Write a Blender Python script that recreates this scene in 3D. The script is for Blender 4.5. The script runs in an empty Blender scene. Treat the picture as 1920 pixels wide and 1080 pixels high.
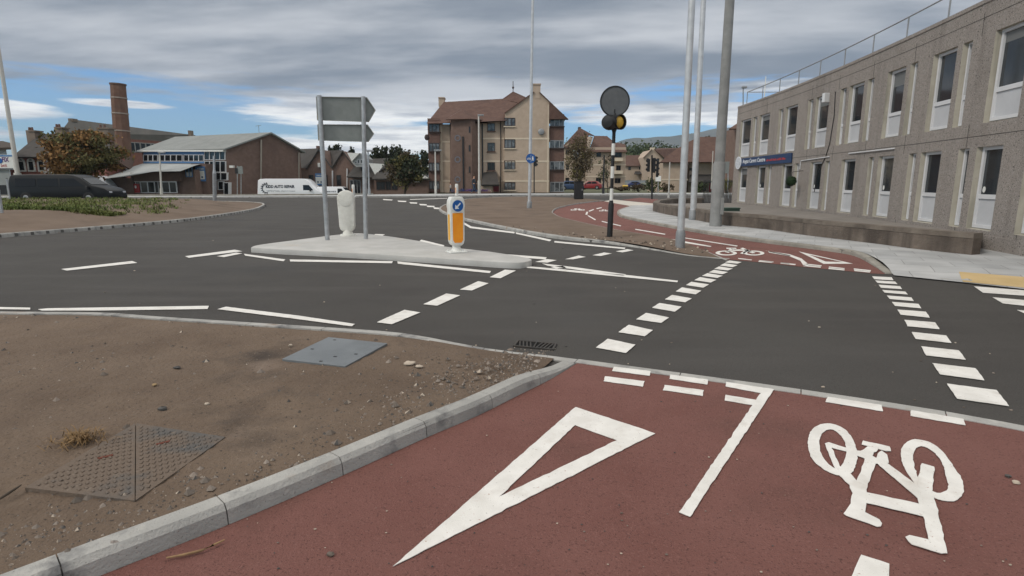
import bpy, bmesh, math, random
from mathutils import Vector, Matrix, noise
from mathutils.geometry import delaunay_2d_cdt
R = math.radians
random.seed(7)
S = bpy.context.scene
COL = S.collection

# ------------------------------------------------------------------ camera, sky, sun, exposure
FPX, HZ, CH = 1070.0, 342.0, 1.57
PITCH = math.atan((540 - HZ) / FPX)
cd = bpy.data.cameras.new('camera'); cam = bpy.data.objects.new('camera', cd); COL.objects.link(cam)
cam.location = (0, 0, CH); cam.rotation_euler = (math.pi / 2 - PITCH, 0, 0)
cd.sensor_width = 36; cd.lens = 36 * FPX / 1920; cd.clip_start = .05; cd.clip_end = 20000
S.camera = cam
S.view_settings.view_transform = 'Standard'; S.view_settings.look = 'None'
S.view_settings.gamma = 1; S.view_settings.exposure = 0.33
SUN_EL, SUN_AZ = 40, -125         # azimuth clockwise from +Y (the view direction)
sd = bpy.data.lights.new('sun', 'SUN'); sun = bpy.data.objects.new('sun', sd); COL.objects.link(sun)
sd.energy = 1.2; sd.angle = R(12); sd.color = (1, .95, .87)
sun.rotation_euler = (R(90 - SUN_EL), 0, R(180 - SUN_AZ))

W = bpy.data.worlds.new('World'); S.world = W; W.use_nodes = True
def sky():
    nt = W.node_tree; nt.nodes.clear(); N = nt.nodes.new; L = nt.links.new
    def m(op, a, b=None, c=None, clamp=False):
        n = N('ShaderNodeMath'); n.operation = op; n.use_clamp = clamp
        for i, v in enumerate((a, b, c)):
            if v is None: continue
            if isinstance(v, (int, float)): n.inputs[i].default_value = v
            else: L(v, n.inputs[i])
        return n.outputs[0]
    def sm(v, a, b):
        n = N('ShaderNodeMapRange'); n.interpolation_type = 'SMOOTHSTEP'
        L(v, n.inputs[0]); n.inputs[1].default_value = a; n.inputs[2].default_value = b
        return n.outputs[0]
    def nz(vec, sc, det, rough=.55):
        n = N('ShaderNodeTexNoise'); L(vec, n.inputs['Vector']); n.inputs['Scale'].default_value = sc
        n.inputs['Detail'].default_value = det; n.inputs['Roughness'].default_value = rough
        return n.outputs[0]
    def vec(x, y, z):
        n = N('ShaderNodeCombineXYZ')
        for i, v in enumerate((x, y, z)):
            if isinstance(v, (int, float)): n.inputs[i].default_value = v
            else: L(v, n.inputs[i])
        return n.outputs[0]
    def mix(f, a, b):
        n = N('ShaderNodeMix'); n.data_type = 'RGBA'; L(f, n.inputs[0])
        for k, v in ((6, a), (7, b)):
            if isinstance(v, tuple): n.inputs[k].default_value = (*v, 1)
            else: L(v, n.inputs[k])
        return n.outputs[2]
    tc = N('ShaderNodeTexCoord'); sp = N('ShaderNodeSeparateXYZ'); L(tc.outputs['Generated'], sp.inputs[0])
    x, y, z = sp.outputs
    el = m('ARCSINE', z); az = m('ARCTAN2', x, y)
    st = N('ShaderNodeTexSky'); st.sky_type = 'NISHITA'; st.sun_disc = False
    st.sun_elevation = R(SUN_EL); st.sun_rotation = R(SUN_AZ); st.air_density = 1.0; st.dust_density = .6
    hsv = N('ShaderNodeHueSaturation'); L(st.outputs[0], hsv.inputs['Color'])
    hsv.inputs['Saturation'].default_value = 1.12; hsv.inputs['Value'].default_value = 1.0
    tn = N('ShaderNodeMix'); tn.data_type = 'RGBA'; tn.blend_type = 'MULTIPLY'; tn.inputs[0].default_value = 1; L(hsv.outputs[0], tn.inputs[6]); tn.inputs[7].default_value = (.48, .79, 1.12, 1)
    blue = tn.outputs[2]
    zz = m('ADD', m('MAXIMUM', z, 0), .10)
    px = m('DIVIDE', x, zz); py = m('DIVIDE', y, zz)
    big = nz(vec(m('MULTIPLY', px, .34), py, 3.1), 1.1, 5, .5)
    mid = nz(vec(m('MULTIPLY', px, .5), m('ADD', py, m('MULTIPLY', px, .12)), 8.3), 2.0, 6, .55)
    fine = nz(vec(m('MULTIPLY', az, 3.2), m('MULTIPLY', el, 30), 2.0), 2.2, 6, .6)
    wisp = nz(vec(m('MULTIPLY', az, 5.5), m('MULTIPLY', el, 55), 5.0), 1.6, 7, .6)
    tone = sm(m('ADD', m('MULTIPLY', big, .58), m('MULTIPLY', mid, .46)), .39, .67)
    deck = mix(tone, (1.75, 2.05, 2.5), (5.4, 5.55, 5.8))
    over = sm(z, .34, .75)                                   # the deck is brighter overhead, out of frame
    deck = mix(over, deck, (9.0, 8.8, 8.5))
    # low band: lens clouds lying in the blue
    edge = m('ADD', el, m('ADD', m('MULTIPLY', m('SUBTRACT', fine, .5), .10), m('MULTIPLY', m('SUBTRACT', big, .5), .08)))
    cover = sm(edge, .118, .150)
    def lens(a0, e0, wa, we):
        d = m('ADD', m('POWER', m('ABSOLUTE', m('DIVIDE', m('SUBTRACT', az, R(a0)), R(wa))), 2.0),
              m('POWER', m('ABSOLUTE', m('DIVIDE', m('SUBTRACT', el, R(e0)), R(we))), 2.0))
        d = m('ADD', d, m('MULTIPLY', m('SUBTRACT', wisp, .5), 2.6))
        return sm(d, 1.15, .35)
    w = None
    for q in ((-15, 6.6, 10, 2.0), (-4, 7.6, 15, 1.4), (-10, 4.6, 9, .9), (15, 6.2, 11, 1.15), (24, 5.6, 8, .8), (-12, 3.4, 14, 1.0),
              (-34, 6.2, 4, .35), (-22, 3.2, 5, .9), (-42, 5.3, 5, .8), (4, 2.6, 12, .6), (26, 8.3, 9, .6), (-48, 3.2, 8, 1.6)):
        l = lens(*q); w = l if w is None else m('MAXIMUM', w, l)
    hazeband = sm(el, R(3.0), R(.6))
    w = m('MAXIMUM', w, m('MULTIPLY', hazeband, .75))
    wcol = mix(sm(m('ADD', m('MULTIPLY', fine, .6), m('MULTIPLY', wisp, .4)), .36, .60), (4.6, 4.75, 5.1), (11.5, 11.3, 10.8))
    low = mix(m('MULTIPLY', w, .96), blue, wcol)
    col = mix(cover, low, deck)
    col = mix(sm(z, -.02, -.10), col, (.9, .9, .9))
    bg = N('ShaderNodeBackground'); L(col, bg.inputs[0]); bg.inputs[1].default_value = .1
    o = N('ShaderNodeOutputWorld'); L(bg.outputs[0], o.inputs[0])
sky()

# ------------------------------------------------------------------ photograph pixel -> place in the world
def ray(px, py):
    u, v = (px - 960) / FPX, -(py - 540) / FPX
    c, s = math.cos(PITCH), math.sin(PITCH)
    return Vector((u, c + v * s, -s + v * c))
def HT(Y):                                                   # the ground climbs gently towards the far side
    t = min(1, max(0, (Y - 32) / 24)); return .4 * t * t * (3 - 2 * t)
def G(px, py, dz=0.0):
    d = ray(px, py); z = dz
    for _ in range(14):
        t = (z - CH) / d.z
        z = .5 * z + .5 * (HT(d.y * t) + dz)
    t = (z - CH) / d.z
    return Vector((d.x * t, d.y * t, z))
def AT(px, py, Y):
    d = ray(px, py); t = Y / d.y
    return Vector((d.x * t, Y, CH + d.z * t))
def K(s, ox, oy): return lambda x, y: (ox + x / s, oy + y / s)
def g2(pts, dz=0.0): return [G(x, y, dz).to_2d() for x, y in pts]

# ------------------------------------------------------------------ materials
MATS = {}
def mat(name, c, rough=.8, c2=None, sc=3.0, det=4.0, lo=.35, hi=.65, bump=0.0, bsc=60.0, speck=None, metal=0.0,
        stain=None, island=0.0, spec=.4, coat=0.0, streak=None):
    """c..c2 blended by noise; speck=(colour, scale, threshold); stain=(colour, scale, lo, hi); island=random value per loose piece"""
    if name in MATS: return MATS[name]
    M = bpy.data.materials.new(name); M.use_nodes = True; MATS[name] = M
    nt = M.node_tree; N = nt.nodes.new; L = nt.links.new
    b = nt.nodes['Principled BSDF']; b.inputs['Roughness'].default_value = rough; b.inputs['Metallic'].default_value = metal
    b.inputs['Specular IOR Level'].default_value = spec
    b.inputs['Coat Weight'].default_value = coat
    tc = N('ShaderNodeTexCoord'); co = tc.outputs['Object']
    def nz(scale, detail=det, rg=.6):
        n = N('ShaderNodeTexNoise'); L(co, n.inputs['Vector']); n.inputs['Scale'].default_value = scale
        n.inputs['Detail'].default_value = detail; n.inputs['Roughness'].default_value = rg; return n.outputs[0]
    def rng(v, a, z):
        n = N('ShaderNodeMapRange'); L(v, n.inputs[0]); n.inputs[1].default_value = a; n.inputs[2].default_value = z; return n.outputs[0]
    def mix(f, a, z):
        n = N('ShaderNodeMix'); n.data_type = 'RGBA'
        if isinstance(f, float): n.inputs[0].default_value = f
        else: L(f, n.inputs[0])
        for k, v in ((6, a), (7, z)):
            if isinstance(v, tuple): n.inputs[k].default_value = (*v[:3], 1)
            else: L(v, n.inputs[k])
        return n.outputs[2]
    cur = c
    if c2: cur = mix(rng(nz(sc), lo, hi), c, c2)
    if stain:
        for sc_, s_ in ((stain, 1),) if not isinstance(stain[0], list) else [(q, 1) for q in stain[0]]:
            cur = mix(rng(nz(sc_[1], 5), sc_[2], sc_[3]), cur, sc_[0])
    if streak:
        mp = N('ShaderNodeMapping'); L(co, mp.inputs[0]); mp.inputs['Scale'].default_value = streak[4] if len(streak) > 4 else (1, 1, .09)
        n = N('ShaderNodeTexNoise'); L(mp.outputs[0], n.inputs['Vector']); n.inputs['Scale'].default_value = streak[1]; n.inputs['Detail'].default_value = 6
        cur = mix(rng(n.outputs[0], streak[2], streak[3]), cur, streak[0])
    if speck:
        for q in ([speck] if not isinstance(speck, list) else speck):
            cur = mix(rng(nz(q[1], 2), q[2], q[2] + .07), cur, q[0])
    if island:
        gm = N('ShaderNodeNewGeometry'); h = N('ShaderNodeHueSaturation')
        r = N('ShaderNodeMapRange'); L(gm.outputs['Random Per Island'], r.inputs[0]); r.inputs[3].default_value = 1 - island; r.inputs[4].default_value = 1 + island
        L(r.outputs[0], h.inputs['Value'])
        if isinstance(cur, tuple): h.inputs['Color'].default_value = (*cur[:3], 1)
        else: L(cur, h.inputs['Color'])
        cur = h.outputs[0]
    if isinstance(cur, tuple): b.inputs['Base Color'].default_value = (*cur[:3], 1)
    else: L(cur, b.inputs['Base Color'])
    if bump:
        bn = N('ShaderNodeBump'); bn.inputs['Strength'].default_value = bump; bn.inputs['Distance'].default_value = .02
        L(nz(bsc, 6), bn.inputs['Height']); L(bn.outputs[0], b.inputs['Normal'])
    return M
def glass(name, c=(.02, .025, .03), rough=.06):
    return mat(name, c, rough, spec=.6)

m_asph = mat('asphalt', (.049, .044, .040), .88, (.062, .057, .051), sc=.55, det=6, bump=.5, bsc=230,
             speck=[((.10, .095, .09), 95, .60), ((.025, .024, .023), 75, .60), ((.17, .165, .155), 120, .70)], stain=[[((.066, .062, .058), .22, .48, .72), ((.040, .038, .037), .35, .55, .75)]], streak=((.072, .066, .060), 1.6, .50, .74, (.16, 1.0, 1)))
m_asph2 = mat('asphalt_far', (.06, .058, .056), .9, (.075, .072, .069), sc=.4)
m_red = mat('red_surfacing', (.168, .068, .055), .9, (.196, .086, .071), sc=1.3, det=6, bump=.7, bsc=120,
            speck=[((.225, .105, .088), 100, .60), ((.10, .042, .034), 85, .60), ((.27, .20, .17), 130, .71)],
            stain=[[((.128, .058, .046), .9, .52, .75), ((.19, .085, .068), 4.0, .60, .80)]])
m_paint = mat('road_paint', (.66, .64, .60), .7, (.76, .74, .70), sc=6, speck=[((.36, .34, .31), 70, .675), ((.45, .32, .27), 45, .69)], bump=.25, bsc=160,
              stain=((.54, .50, .45), 3.5, .56, .78))
m_soil = mat('soil', (.114, .079, .055), .95, (.162, .117, .083), sc=1.1, det=10, bump=1.0, bsc=30,
             speck=[((.24, .19, .15), 60, .67), ((.05, .037, .029), 45, .63), ((.30, .26, .21), 100, .72)],
             stain=[[((.055, .041, .032), .75, .56, .70), ((.20, .15, .116), .8, .60, .74)]])
m_soil2 = mat('soil_far', (.125, .088, .062), .95, (.165, .120, .088), sc=.8, det=8, bump=.8, bsc=14,
              stain=((.085, .062, .045), .5, .55, .75), speck=[((.23, .19, .15), 20, .70)])
m_kerb = mat('kerb_concrete', (.29, .285, .27), .88, (.41, .40, .375), sc=3.2, det=8, bump=.45, bsc=70, lo=.3, hi=.68,
             stain=[[((.15, .148, .148), 3.6, .54, .70), ((.46, .445, .41), 8, .58, .74), ((.27, .20, .15), 2.2, .62, .76)]], speck=[((.13, .125, .12), 110, .66)], island=.09)
m_kerbd = mat('kerb_joint', (.10, .095, .088), .9)
m_kerbb = mat('kerb_buff', (.235, .22, .19), .88, (.33, .31, .27), sc=2.2, det=6, bump=.3, bsc=60, stain=((.17, .15, .12), 3, .55, .75), island=.1)
m_isl = mat('island_concrete', (.40, .395, .375), .85, (.48, .47, .45), sc=2.0, det=6, bump=.2, bsc=60,
            speck=[((.27, .26, .25), 45, .68)], stain=((.44, .39, .33), 1.3, .60, .78))
m_cream = mat('cream_paving', (.50, .46, .40), .85, (.56, .52, .46), sc=1)
m_galv = mat('galvanised_steel', (.36, .37, .38), .42, (.48, .49, .50), sc=7, metal=.55, spec=.5)
m_silver = mat('bright_silver_paint', (.50, .51, .52), .38, (.60, .61, .62), sc=5, metal=.35, spec=.6)
m_galvd = mat('painted_grey_steel', (.24, .25, .26), .5, (.30, .31, .32), sc=5, metal=.2)
m_conc = mat('column_concrete', (.215, .217, .212), .8, (.275, .277, .27), sc=3, bump=.2, bsc=40)
m_white = mat('white_plastic', (.74, .74, .71), .45, (.66, .66, .62), sc=5)
m_bollwhite = mat('bollard_white', (.72, .71, .66), .5, (.62, .61, .56), sc=6, stain=((.5, .48, .42), 5, .6, .8))
m_black = mat('black_metal', (.014, .014, .015), .5, (.02, .02, .022), sc=10)
m_orange = mat('orange_panel', (.86, .27, .015), .4, (.9, .33, .02), sc=4)
m_yellowp = mat('amber_panel', (.83, .42, .03), .4)
m_bluesign = mat('sign_blue', (.012, .095, .33), .4)
m_signback = mat('sign_back_grey', (.205, .222, .212), .55, (.24, .256, .246), sc=6)
m_signback2 = mat('round_sign_grey', (.10, .106, .114), .6, (.118, .124, .13), sc=8)
m_amber = mat('amber_globe', (.72, .45, .06), .25, (.60, .35, .04), sc=14)
m_pebble = mat('pebble_dash', (.262, .230, .206), .95, (.345, .307, .279), sc=22, det=6, bump=1.0, bsc=55,
               speck=[((.44, .42, .39), 40, .61), ((.055, .048, .043), 34, .60)],
               stain=[[((.24, .21, .187), .7, .55, .75), ((.37, .325, .29), 1.4, .6, .8)]], streak=((.235, .207, .187), 3.2, .54, .76))
m_reveal = mat('smooth_concrete', (.33, .305, .25), .85, (.40, .37, .31), sc=2.5, det=6, stain=((.25, .23, .19), 3, .6, .8), streak=((.24, .225, .185), 5, .52, .7))
m_upvc = mat('white_upvc', (.60, .60, .61), .4, (.66, .66, .67), sc=2)
m_panel = mat('white_panel', (.47, .475, .49), .45, (.53, .535, .55), sc=1.5)
m_glass = glass('window_glass')
m_paneh = mat('glass_with_interior', (.03, .035, .04), .08, (.09, .085, .075), sc=1.1, det=3, lo=.48, hi=.6, spec=.6)
m_glassb = glass('bright_glass', (.05, .065, .08))
m_wall = mat('low_wall_render', (.112, .088, .071), .95, (.19, .155, .128), sc=1.6, det=9, bump=1.0, bsc=22, streak=((.075, .06, .05), 2.2, .5, .66),
             stain=[[((.07, .056, .046), .9, .52, .72), ((.24, .17, .13), 1.3, .63, .8)]], speck=[((.26, .23, .2), 50, .70)])
m_coping = mat('wall_coping', (.135, .110, .090), .95, (.20, .168, .138), sc=2.2, bump=.5, bsc=30, stain=((.085, .070, .058), 1.5, .52, .72))
m_brick = mat('brown_brick', (.165, .108, .086), .9, (.205, .138, .112), sc=3, det=6, stain=((.135, .088, .072), .4, .5, .75))
m_brick2 = mat('brown_brick_dark', (.125, .074, .06), .9, (.155, .094, .076), sc=4)
m_redbrick = mat('red_brick', (.18, .07, .05), .9, (.24, .11, .08), sc=2.5, det=6)
m_buff = mat('buff_harling', (.42, .33, .255), .95, (.48, .38, .298), sc=2, det=6, stain=((.36, .285, .21), .5, .55, .78))
m_buffband = mat('buff_band', (.60, .51, .40), .9, (.65, .56, .44), sc=2)
m_rooft = mat('brown_roof_tile', (.088, .047, .036), .9, (.125, .072, .055), sc=2.0, det=7, stain=((.07, .04, .032), .5, .55, .75))
m_roofd = mat('slate_roof', (.045, .041, .038), .85, (.065, .058, .052), sc=1.5, det=7)
m_roofg = mat('grey_metal_roof', (.185, .195, .185), .6, (.235, .245, .235), sc=.8, det=5)
m_roofl = mat('light_grey_roof', (.27, .285, .28), .6, (.33, .345, .34), sc=.8, det=5)
m_stone = mat('weathered_stone', (.16, .125, .095), .95, (.22, .175, .14), sc=1.0, det=7)
m_pink = mat('red_sandstone', (.26, .105, .085), .95, (.33, .15, .12), sc=1.5, det=6)
m_vanw = mat('white_car_paint', (.72, .73, .75), .3, coat=.5)
m_vanb = mat('black_car_paint', (.007, .008, .009), .38, spec=.22)
m_tyre = mat('tyre_rubber', (.015, .015, .015), .8)
m_alloy = mat('wheel_silver', (.35, .36, .37), .4, metal=.6)
m_bluepaint = mat('blue_paint', (.075, .18, .38), .5, (.10, .22, .43), sc=3)
m_redpaint = mat('red_paint', (.36, .025, .02), .4)
m_darktext = mat('dark_lettering', (.03, .035, .05), .5)
m_redtext = mat('red_lettering', (.42, .05, .05), .5)
m_navy = mat('navy_board', (.018, .045, .115), .45, (.026, .056, .135), sc=2)
m_tactile = mat('yellow_tactile', (.50, .36, .17), .88, (.56, .41, .21), sc=3, det=5, bump=.2)
m_cover = mat('galvanised_cover', (.155, .168, .178), .5, (.19, .205, .215), sc=3, metal=.25, stain=((.12, .13, .135), 2.0, .5, .7), bump=.15, bsc=120)
m_iron = mat('cast_iron', (.045, .042, .04), .65, (.075, .065, .056), sc=7, metal=.3, bump=.3, bsc=50)
m_ironsoil = mat('cast_iron_soiled', (.098, .092, .086), .85, (.140, .105, .079), sc=2.3, det=8, lo=.40, hi=.52, bump=.5, bsc=60, speck=[((.05, .035, .025), 30, .66), ((.17, .135, .105), 22, .62)])
m_grassb = mat('grass_blade', (.075, .115, .022), .85, (.135, .145, .04), sc=.5, det=5, island=.4)
m_bark = mat('bark', (.05, .038, .028), .95, (.08, .062, .046), sc=6)
m_stoneg = mat('pebbles', (.135, .108, .088), .95, (.20, .168, .142), sc=3, island=.5)
m_grnd = mat('far_ground', (.085, .095, .045), .95, (.13, .125, .075), sc=.12, det=8)
m_pave = None

def paving():
    M = mat('paving_slabs', (.36, .365, .365), .85); nt = M.node_tree; N = nt.nodes.new; L = nt.links.new
    b = nt.nodes['Principled BSDF']; tc = N('ShaderNodeTexCoord')
    mp = N('ShaderNodeMapping'); L(tc.outputs['Object'], mp.inputs[0]); mp.inputs['Rotation'].default_value = (0, 0, R(28))
    br = N('ShaderNodeTexBrick'); L(mp.outputs[0], br.inputs[0]); br.inputs['Scale'].default_value = 1
    br.inputs['Color1'].default_value = (.37, .375, .375, 1); br.inputs['Color2'].default_value = (.465, .465, .46, 1)
    br.inputs['Mortar'].default_value = (.22, .215, .205, 1); br.inputs['Mortar Size'].default_value = .006
    br.inputs['Brick Width'].default_value = .75; br.inputs['Row Height'].default_value = .6; br.inputs['Bias'].default_value = -.1
    nz = N('ShaderNodeTexNoise'); L(tc.outputs['Object'], nz.inputs[0]); nz.inputs['Scale'].default_value = 1.2; nz.inputs['Detail'].default_value = 7
    mr = N('ShaderNodeMapRange'); L(nz.outputs[0], mr.inputs[0]); mr.inputs[1].default_value = .3; mr.inputs[2].default_value = .7; mr.inputs[3].default_value = .78; mr.inputs[4].default_value = 1.12
    mx = N('ShaderNodeMix'); mx.data_type = 'RGBA'; mx.blend_type = 'MULTIPLY'; mx.inputs[0].default_value = 1
    L(br.outputs[0], mx.inputs[6]); L(mr.outputs[0], mx.inputs[7]); L(mx.outputs[2], b.inputs['Base Color'])
    return M
m_pave = paving()

# ------------------------------------------------------------------ mesh helpers
class MB:
    def __init__(s): s.v = []; s.f = []; s.mi = []
    def add(s, pts, faces, mi=0):
        o = len(s.v); s.v += [tuple(p) for p in pts]
        for f in faces: s.f.append([o + i for i in f]); s.mi.append(mi)
        return s
    def poly(s, pts, mi=0): return s.add(pts, [list(range(len(pts)))], mi)
    def prism(s, pts, off, mi=0):                            # polygon pushed along a vector into a solid
        n = len(pts); off = Vector(off); a = [Vector(p) for p in pts]; b = [p + off for p in a]
        return s.add(a + b, [list(range(n)), list(range(2 * n - 1, n - 1, -1))] + [[i, i + n, (i + 1) % n + n, (i + 1) % n] for i in range(n)], mi)
    def box(s, x0, x1, y0, y1, z0, z1, mi=0, M=None):
        p = [Vector(q) for q in ((x0, y0, z0), (x1, y0, z0), (x1, y1, z0), (x0, y1, z0), (x0, y0, z1), (x1, y0, z1), (x1, y1, z1), (x0, y1, z1))]
        if M: p = [M @ q for q in p]
        return s.add(p, [(3, 2, 1, 0), (4, 5, 6, 7), (0, 1, 5, 4), (1, 2, 6, 5), (2, 3, 7, 6), (3, 0, 4, 7)], mi)
    def tube(s, path, rad, n=10, mi=0, caps=True):
        path = [Vector(p) for p in path]
        if not isinstance(rad, (list, tuple)): rad = [rad] * len(path)
        o = len(s.v); k = len(path)
        for i, p in enumerate(path):
            t = (path[min(i + 1, k - 1)] - path[max(i - 1, 0)]).normalized()
            ref = Vector((1, 0, 0)) if abs(t.x) < .8 else Vector((0, 1, 0))
            a = t.cross(ref).normalized(); b = t.cross(a)
            for j in range(n):
                th = 2 * math.pi * j / n
                s.v.append(tuple(p + rad[i] * (math.cos(th) * a + math.sin(th) * b)))
        for i in range(k - 1):
            for j in range(n):
                s.f.append([o + i * n + j, o + i * n + (j + 1) % n, o + (i + 1) * n + (j + 1) % n, o + (i + 1) * n + j]); s.mi.append(mi)
        if caps:
            s.f.append([o + j for j in range(n - 1, -1, -1)]); s.mi.append(mi)
            s.f.append([o + (k - 1) * n + j for j in range(n)]); s.mi.append(mi)
        return s
    def blob(s, c, r, seg=10, rings=6, mi=0, jit=0.0):
        c = Vector(c); o = len(s.v)
        if not isinstance(r, (tuple, list)): r = (r, r, r)
        for i in range(rings + 1):
            ph = math.pi * i / rings
            for j in range(seg):
                th = 2 * math.pi * j / seg; q = 1 + random.uniform(-jit, jit)
                s.v.append((c.x + r[0] * q * math.sin(ph) * math.cos(th), c.y + r[1] * q * math.sin(ph) * math.sin(th), c.z + r[2] * q * math.cos(ph)))
        for i in range(rings):
            for j in range(seg):
                s.f.append([o + i * seg + j, o + (i + 1) * seg + j, o + (i + 1) * seg + (j + 1) % seg, o + i * seg + (j + 1) % seg]); s.mi.append(mi)
        return s
    def xf(s, M, a=0): s.v[a:] = [tuple(M @ Vector(p)) for p in s.v[a:]]; return s
    def build(s, name, mats, parent=None, smooth=False, bevel=0, merge=False):
        me = bpy.data.meshes.new(name); me.from_pydata(s.v, [], s.f)
        if not isinstance(mats, (list, tuple)): mats = [mats]
        for m in mats: me.materials.append(m)
        me.polygons.foreach_set('material_index', s.mi)
        bm = bmesh.new(); bm.from_mesh(me)
        if merge: bmesh.ops.remove_doubles(bm, verts=bm.verts, dist=1e-5)
        bmesh.ops.recalc_face_normals(bm, faces=bm.faces)
        if bevel:
            ed = [e for e in bm.edges if len(e.link_faces) == 2 and e.calc_face_angle(0) > .6]
            bmesh.ops.bevel(bm, geom=ed, offset=bevel, segments=2, profile=.5, affect='EDGES', clamp_overlap=True)
        bm.to_mesh(me); bm.free()
        if smooth:
            me.polygons.foreach_set('use_smooth', [True] * len(me.polygons))
            try: me.set_sharp_from_angle(angle=R(38))
            except Exception: pass
        o = bpy.data.objects.new(name, me); COL.objects.link(o)
        if parent: attach(o, parent)
        return o
def attach(o, parent):
    o.parent = parent
    r = parent
    while r.parent: r = r.parent
    o.matrix_parent_inverse = Matrix.Translation(-r.location) if parent is r else Matrix.Identity(4)
def thing(name, label, cat, loc, group=None):
    o = bpy.data.objects.new(name, None); COL.objects.link(o); o.location = loc; o.empty_display_size = .2
    return tag(o, label, cat, group)
def tag(o, label, cat, group=None):
    o['label'] = label; o['category'] = cat
    if group: o['group'] = group
    return o
def struct(o, kind='structure'): o['kind'] = kind; return o
def part(o, label): o['label'] = label; return o

def inside(p, poly):
    c = False; n = len(poly); x, y = p
    for i in range(n):
        x1, y1 = poly[i]; x2, y2 = poly[i - 1]
        if (y1 > y) != (y2 > y) and x < (x2 - x1) * (y - y1) / (y2 - y1) + x1: c = not c
    return c
def edge_dist(p, poly):
    p = Vector(p); best = 1e9
    for i in range(len(poly)):
        a, b = Vector(poly[i - 1]), Vector(poly[i]); d = b - a; l = d.length_squared
        t = 0 if l < 1e-12 else max(0, min(1, (p - a).dot(d) / l)); best = min(best, (a + d * t - p).length)
    return best
def resample(pts, step, closed=False):
    out = []; n = len(pts)
    for i in range(n if closed else n - 1):
        a, b = Vector(pts[i]), Vector(pts[(i + 1) % n]); L = (b - a).length
        st = step(a) if callable(step) else step; k = max(1, int(math.ceil(L / st)))
        out += [a + (b - a) * j / k for j in range(k)]
    if not closed: out.append(Vector(pts[-1]))
    return out
def smooth_line(pts, k=6):                                   # Catmull-Rom through the points
    P = [Vector(p) for p in pts]; out = []
    for i in range(len(P) - 1):
        p0, p1, p2, p3 = P[max(i - 1, 0)], P[i], P[i + 1], P[min(i + 2, len(P) - 1)]
        for j in range(k):
            t = j / k
            out.append(.5 * ((2 * p1) + (p2 - p0) * t + (2 * p0 - 5 * p1 + 4 * p2 - p3) * t * t + (3 * p1 - p0 - 3 * p2 + p3) * t ** 3))
    out.append(P[-1]); return out
def sheet(name, poly, dz, m, res=.12, hfun=None, minres=.25):
    """ground polygon (world 2-D) following the terrain, triangulated finer near the camera"""
    st = lambda p: max(minres, res * Vector(p).length)
    b = resample(poly, st, True); n = len(b)
    if sum(b[i].x * b[(i + 1) % n].y - b[(i + 1) % n].x * b[i].y for i in range(n)) < 0: b.reverse()
    xs = [p.x for p in b]; ys = [p.y for p in b]; inner = []
    y = min(ys) + minres
    while y < max(ys):
        x = min(xs) + minres * .7
        while x < max(xs):
            s = max(minres, res * math.hypot(x, y))
            p = (x + random.uniform(-.35, .35) * s, y + random.uniform(-.35, .35) * s)
            if inside(p, b) and edge_dist(p, b) > .35 * s: inner.append(Vector(p))
            x += s
        y += max(minres, res * max(abs(y), 1.5)) * .9
    co, _, fc = delaunay_2d_cdt(b + inner, [], [list(range(n))], 1, 1e-5)[:3]
    mb = MB()
    mb.v = [(p.x, p.y, HT(p.y) + dz + (hfun(p, b) if hfun else 0)) for p in co]; mb.f = [list(f) for f in fc]; mb.mi = [0] * len(mb.f)
    o = mb.build(name, m, smooth=True)
    if o.data.polygons and o.data.polygons[0].normal.z < 0: o.data.flip_normals()
    return o
def paint(quads, dz=.011, thick=.003):                       # painted marks: thin solid layers
    mb = MB()
    for q in quads:
        pts = [G(x, y) for x, y in q]
        nearq = max(p.length for p in pts) < 9
        if nearq:
            pts = [p for p in resample([p.to_2d() for p in pts], .04, True)]
            pts = [p + Vector((noise.noise(Vector((p.x * 23, p.y * 23, 1))), noise.noise(Vector((p.x * 23, p.y * 23, 9))))) * .0055 + Vector((noise.noise(Vector((p.x * 60, p.y * 60, 1))), noise.noise(Vector((p.x * 60, p.y * 60, 9))))) * .003 for p in pts]
        pts = [Vector((p.x, p.y, HT(p.y) + dz)) for p in pts]
        mb.prism(pts, (0, 0, -thick))
    return mb
def mark(name, mb, m=None): return struct(mb.build(name, m or m_paint))

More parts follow.
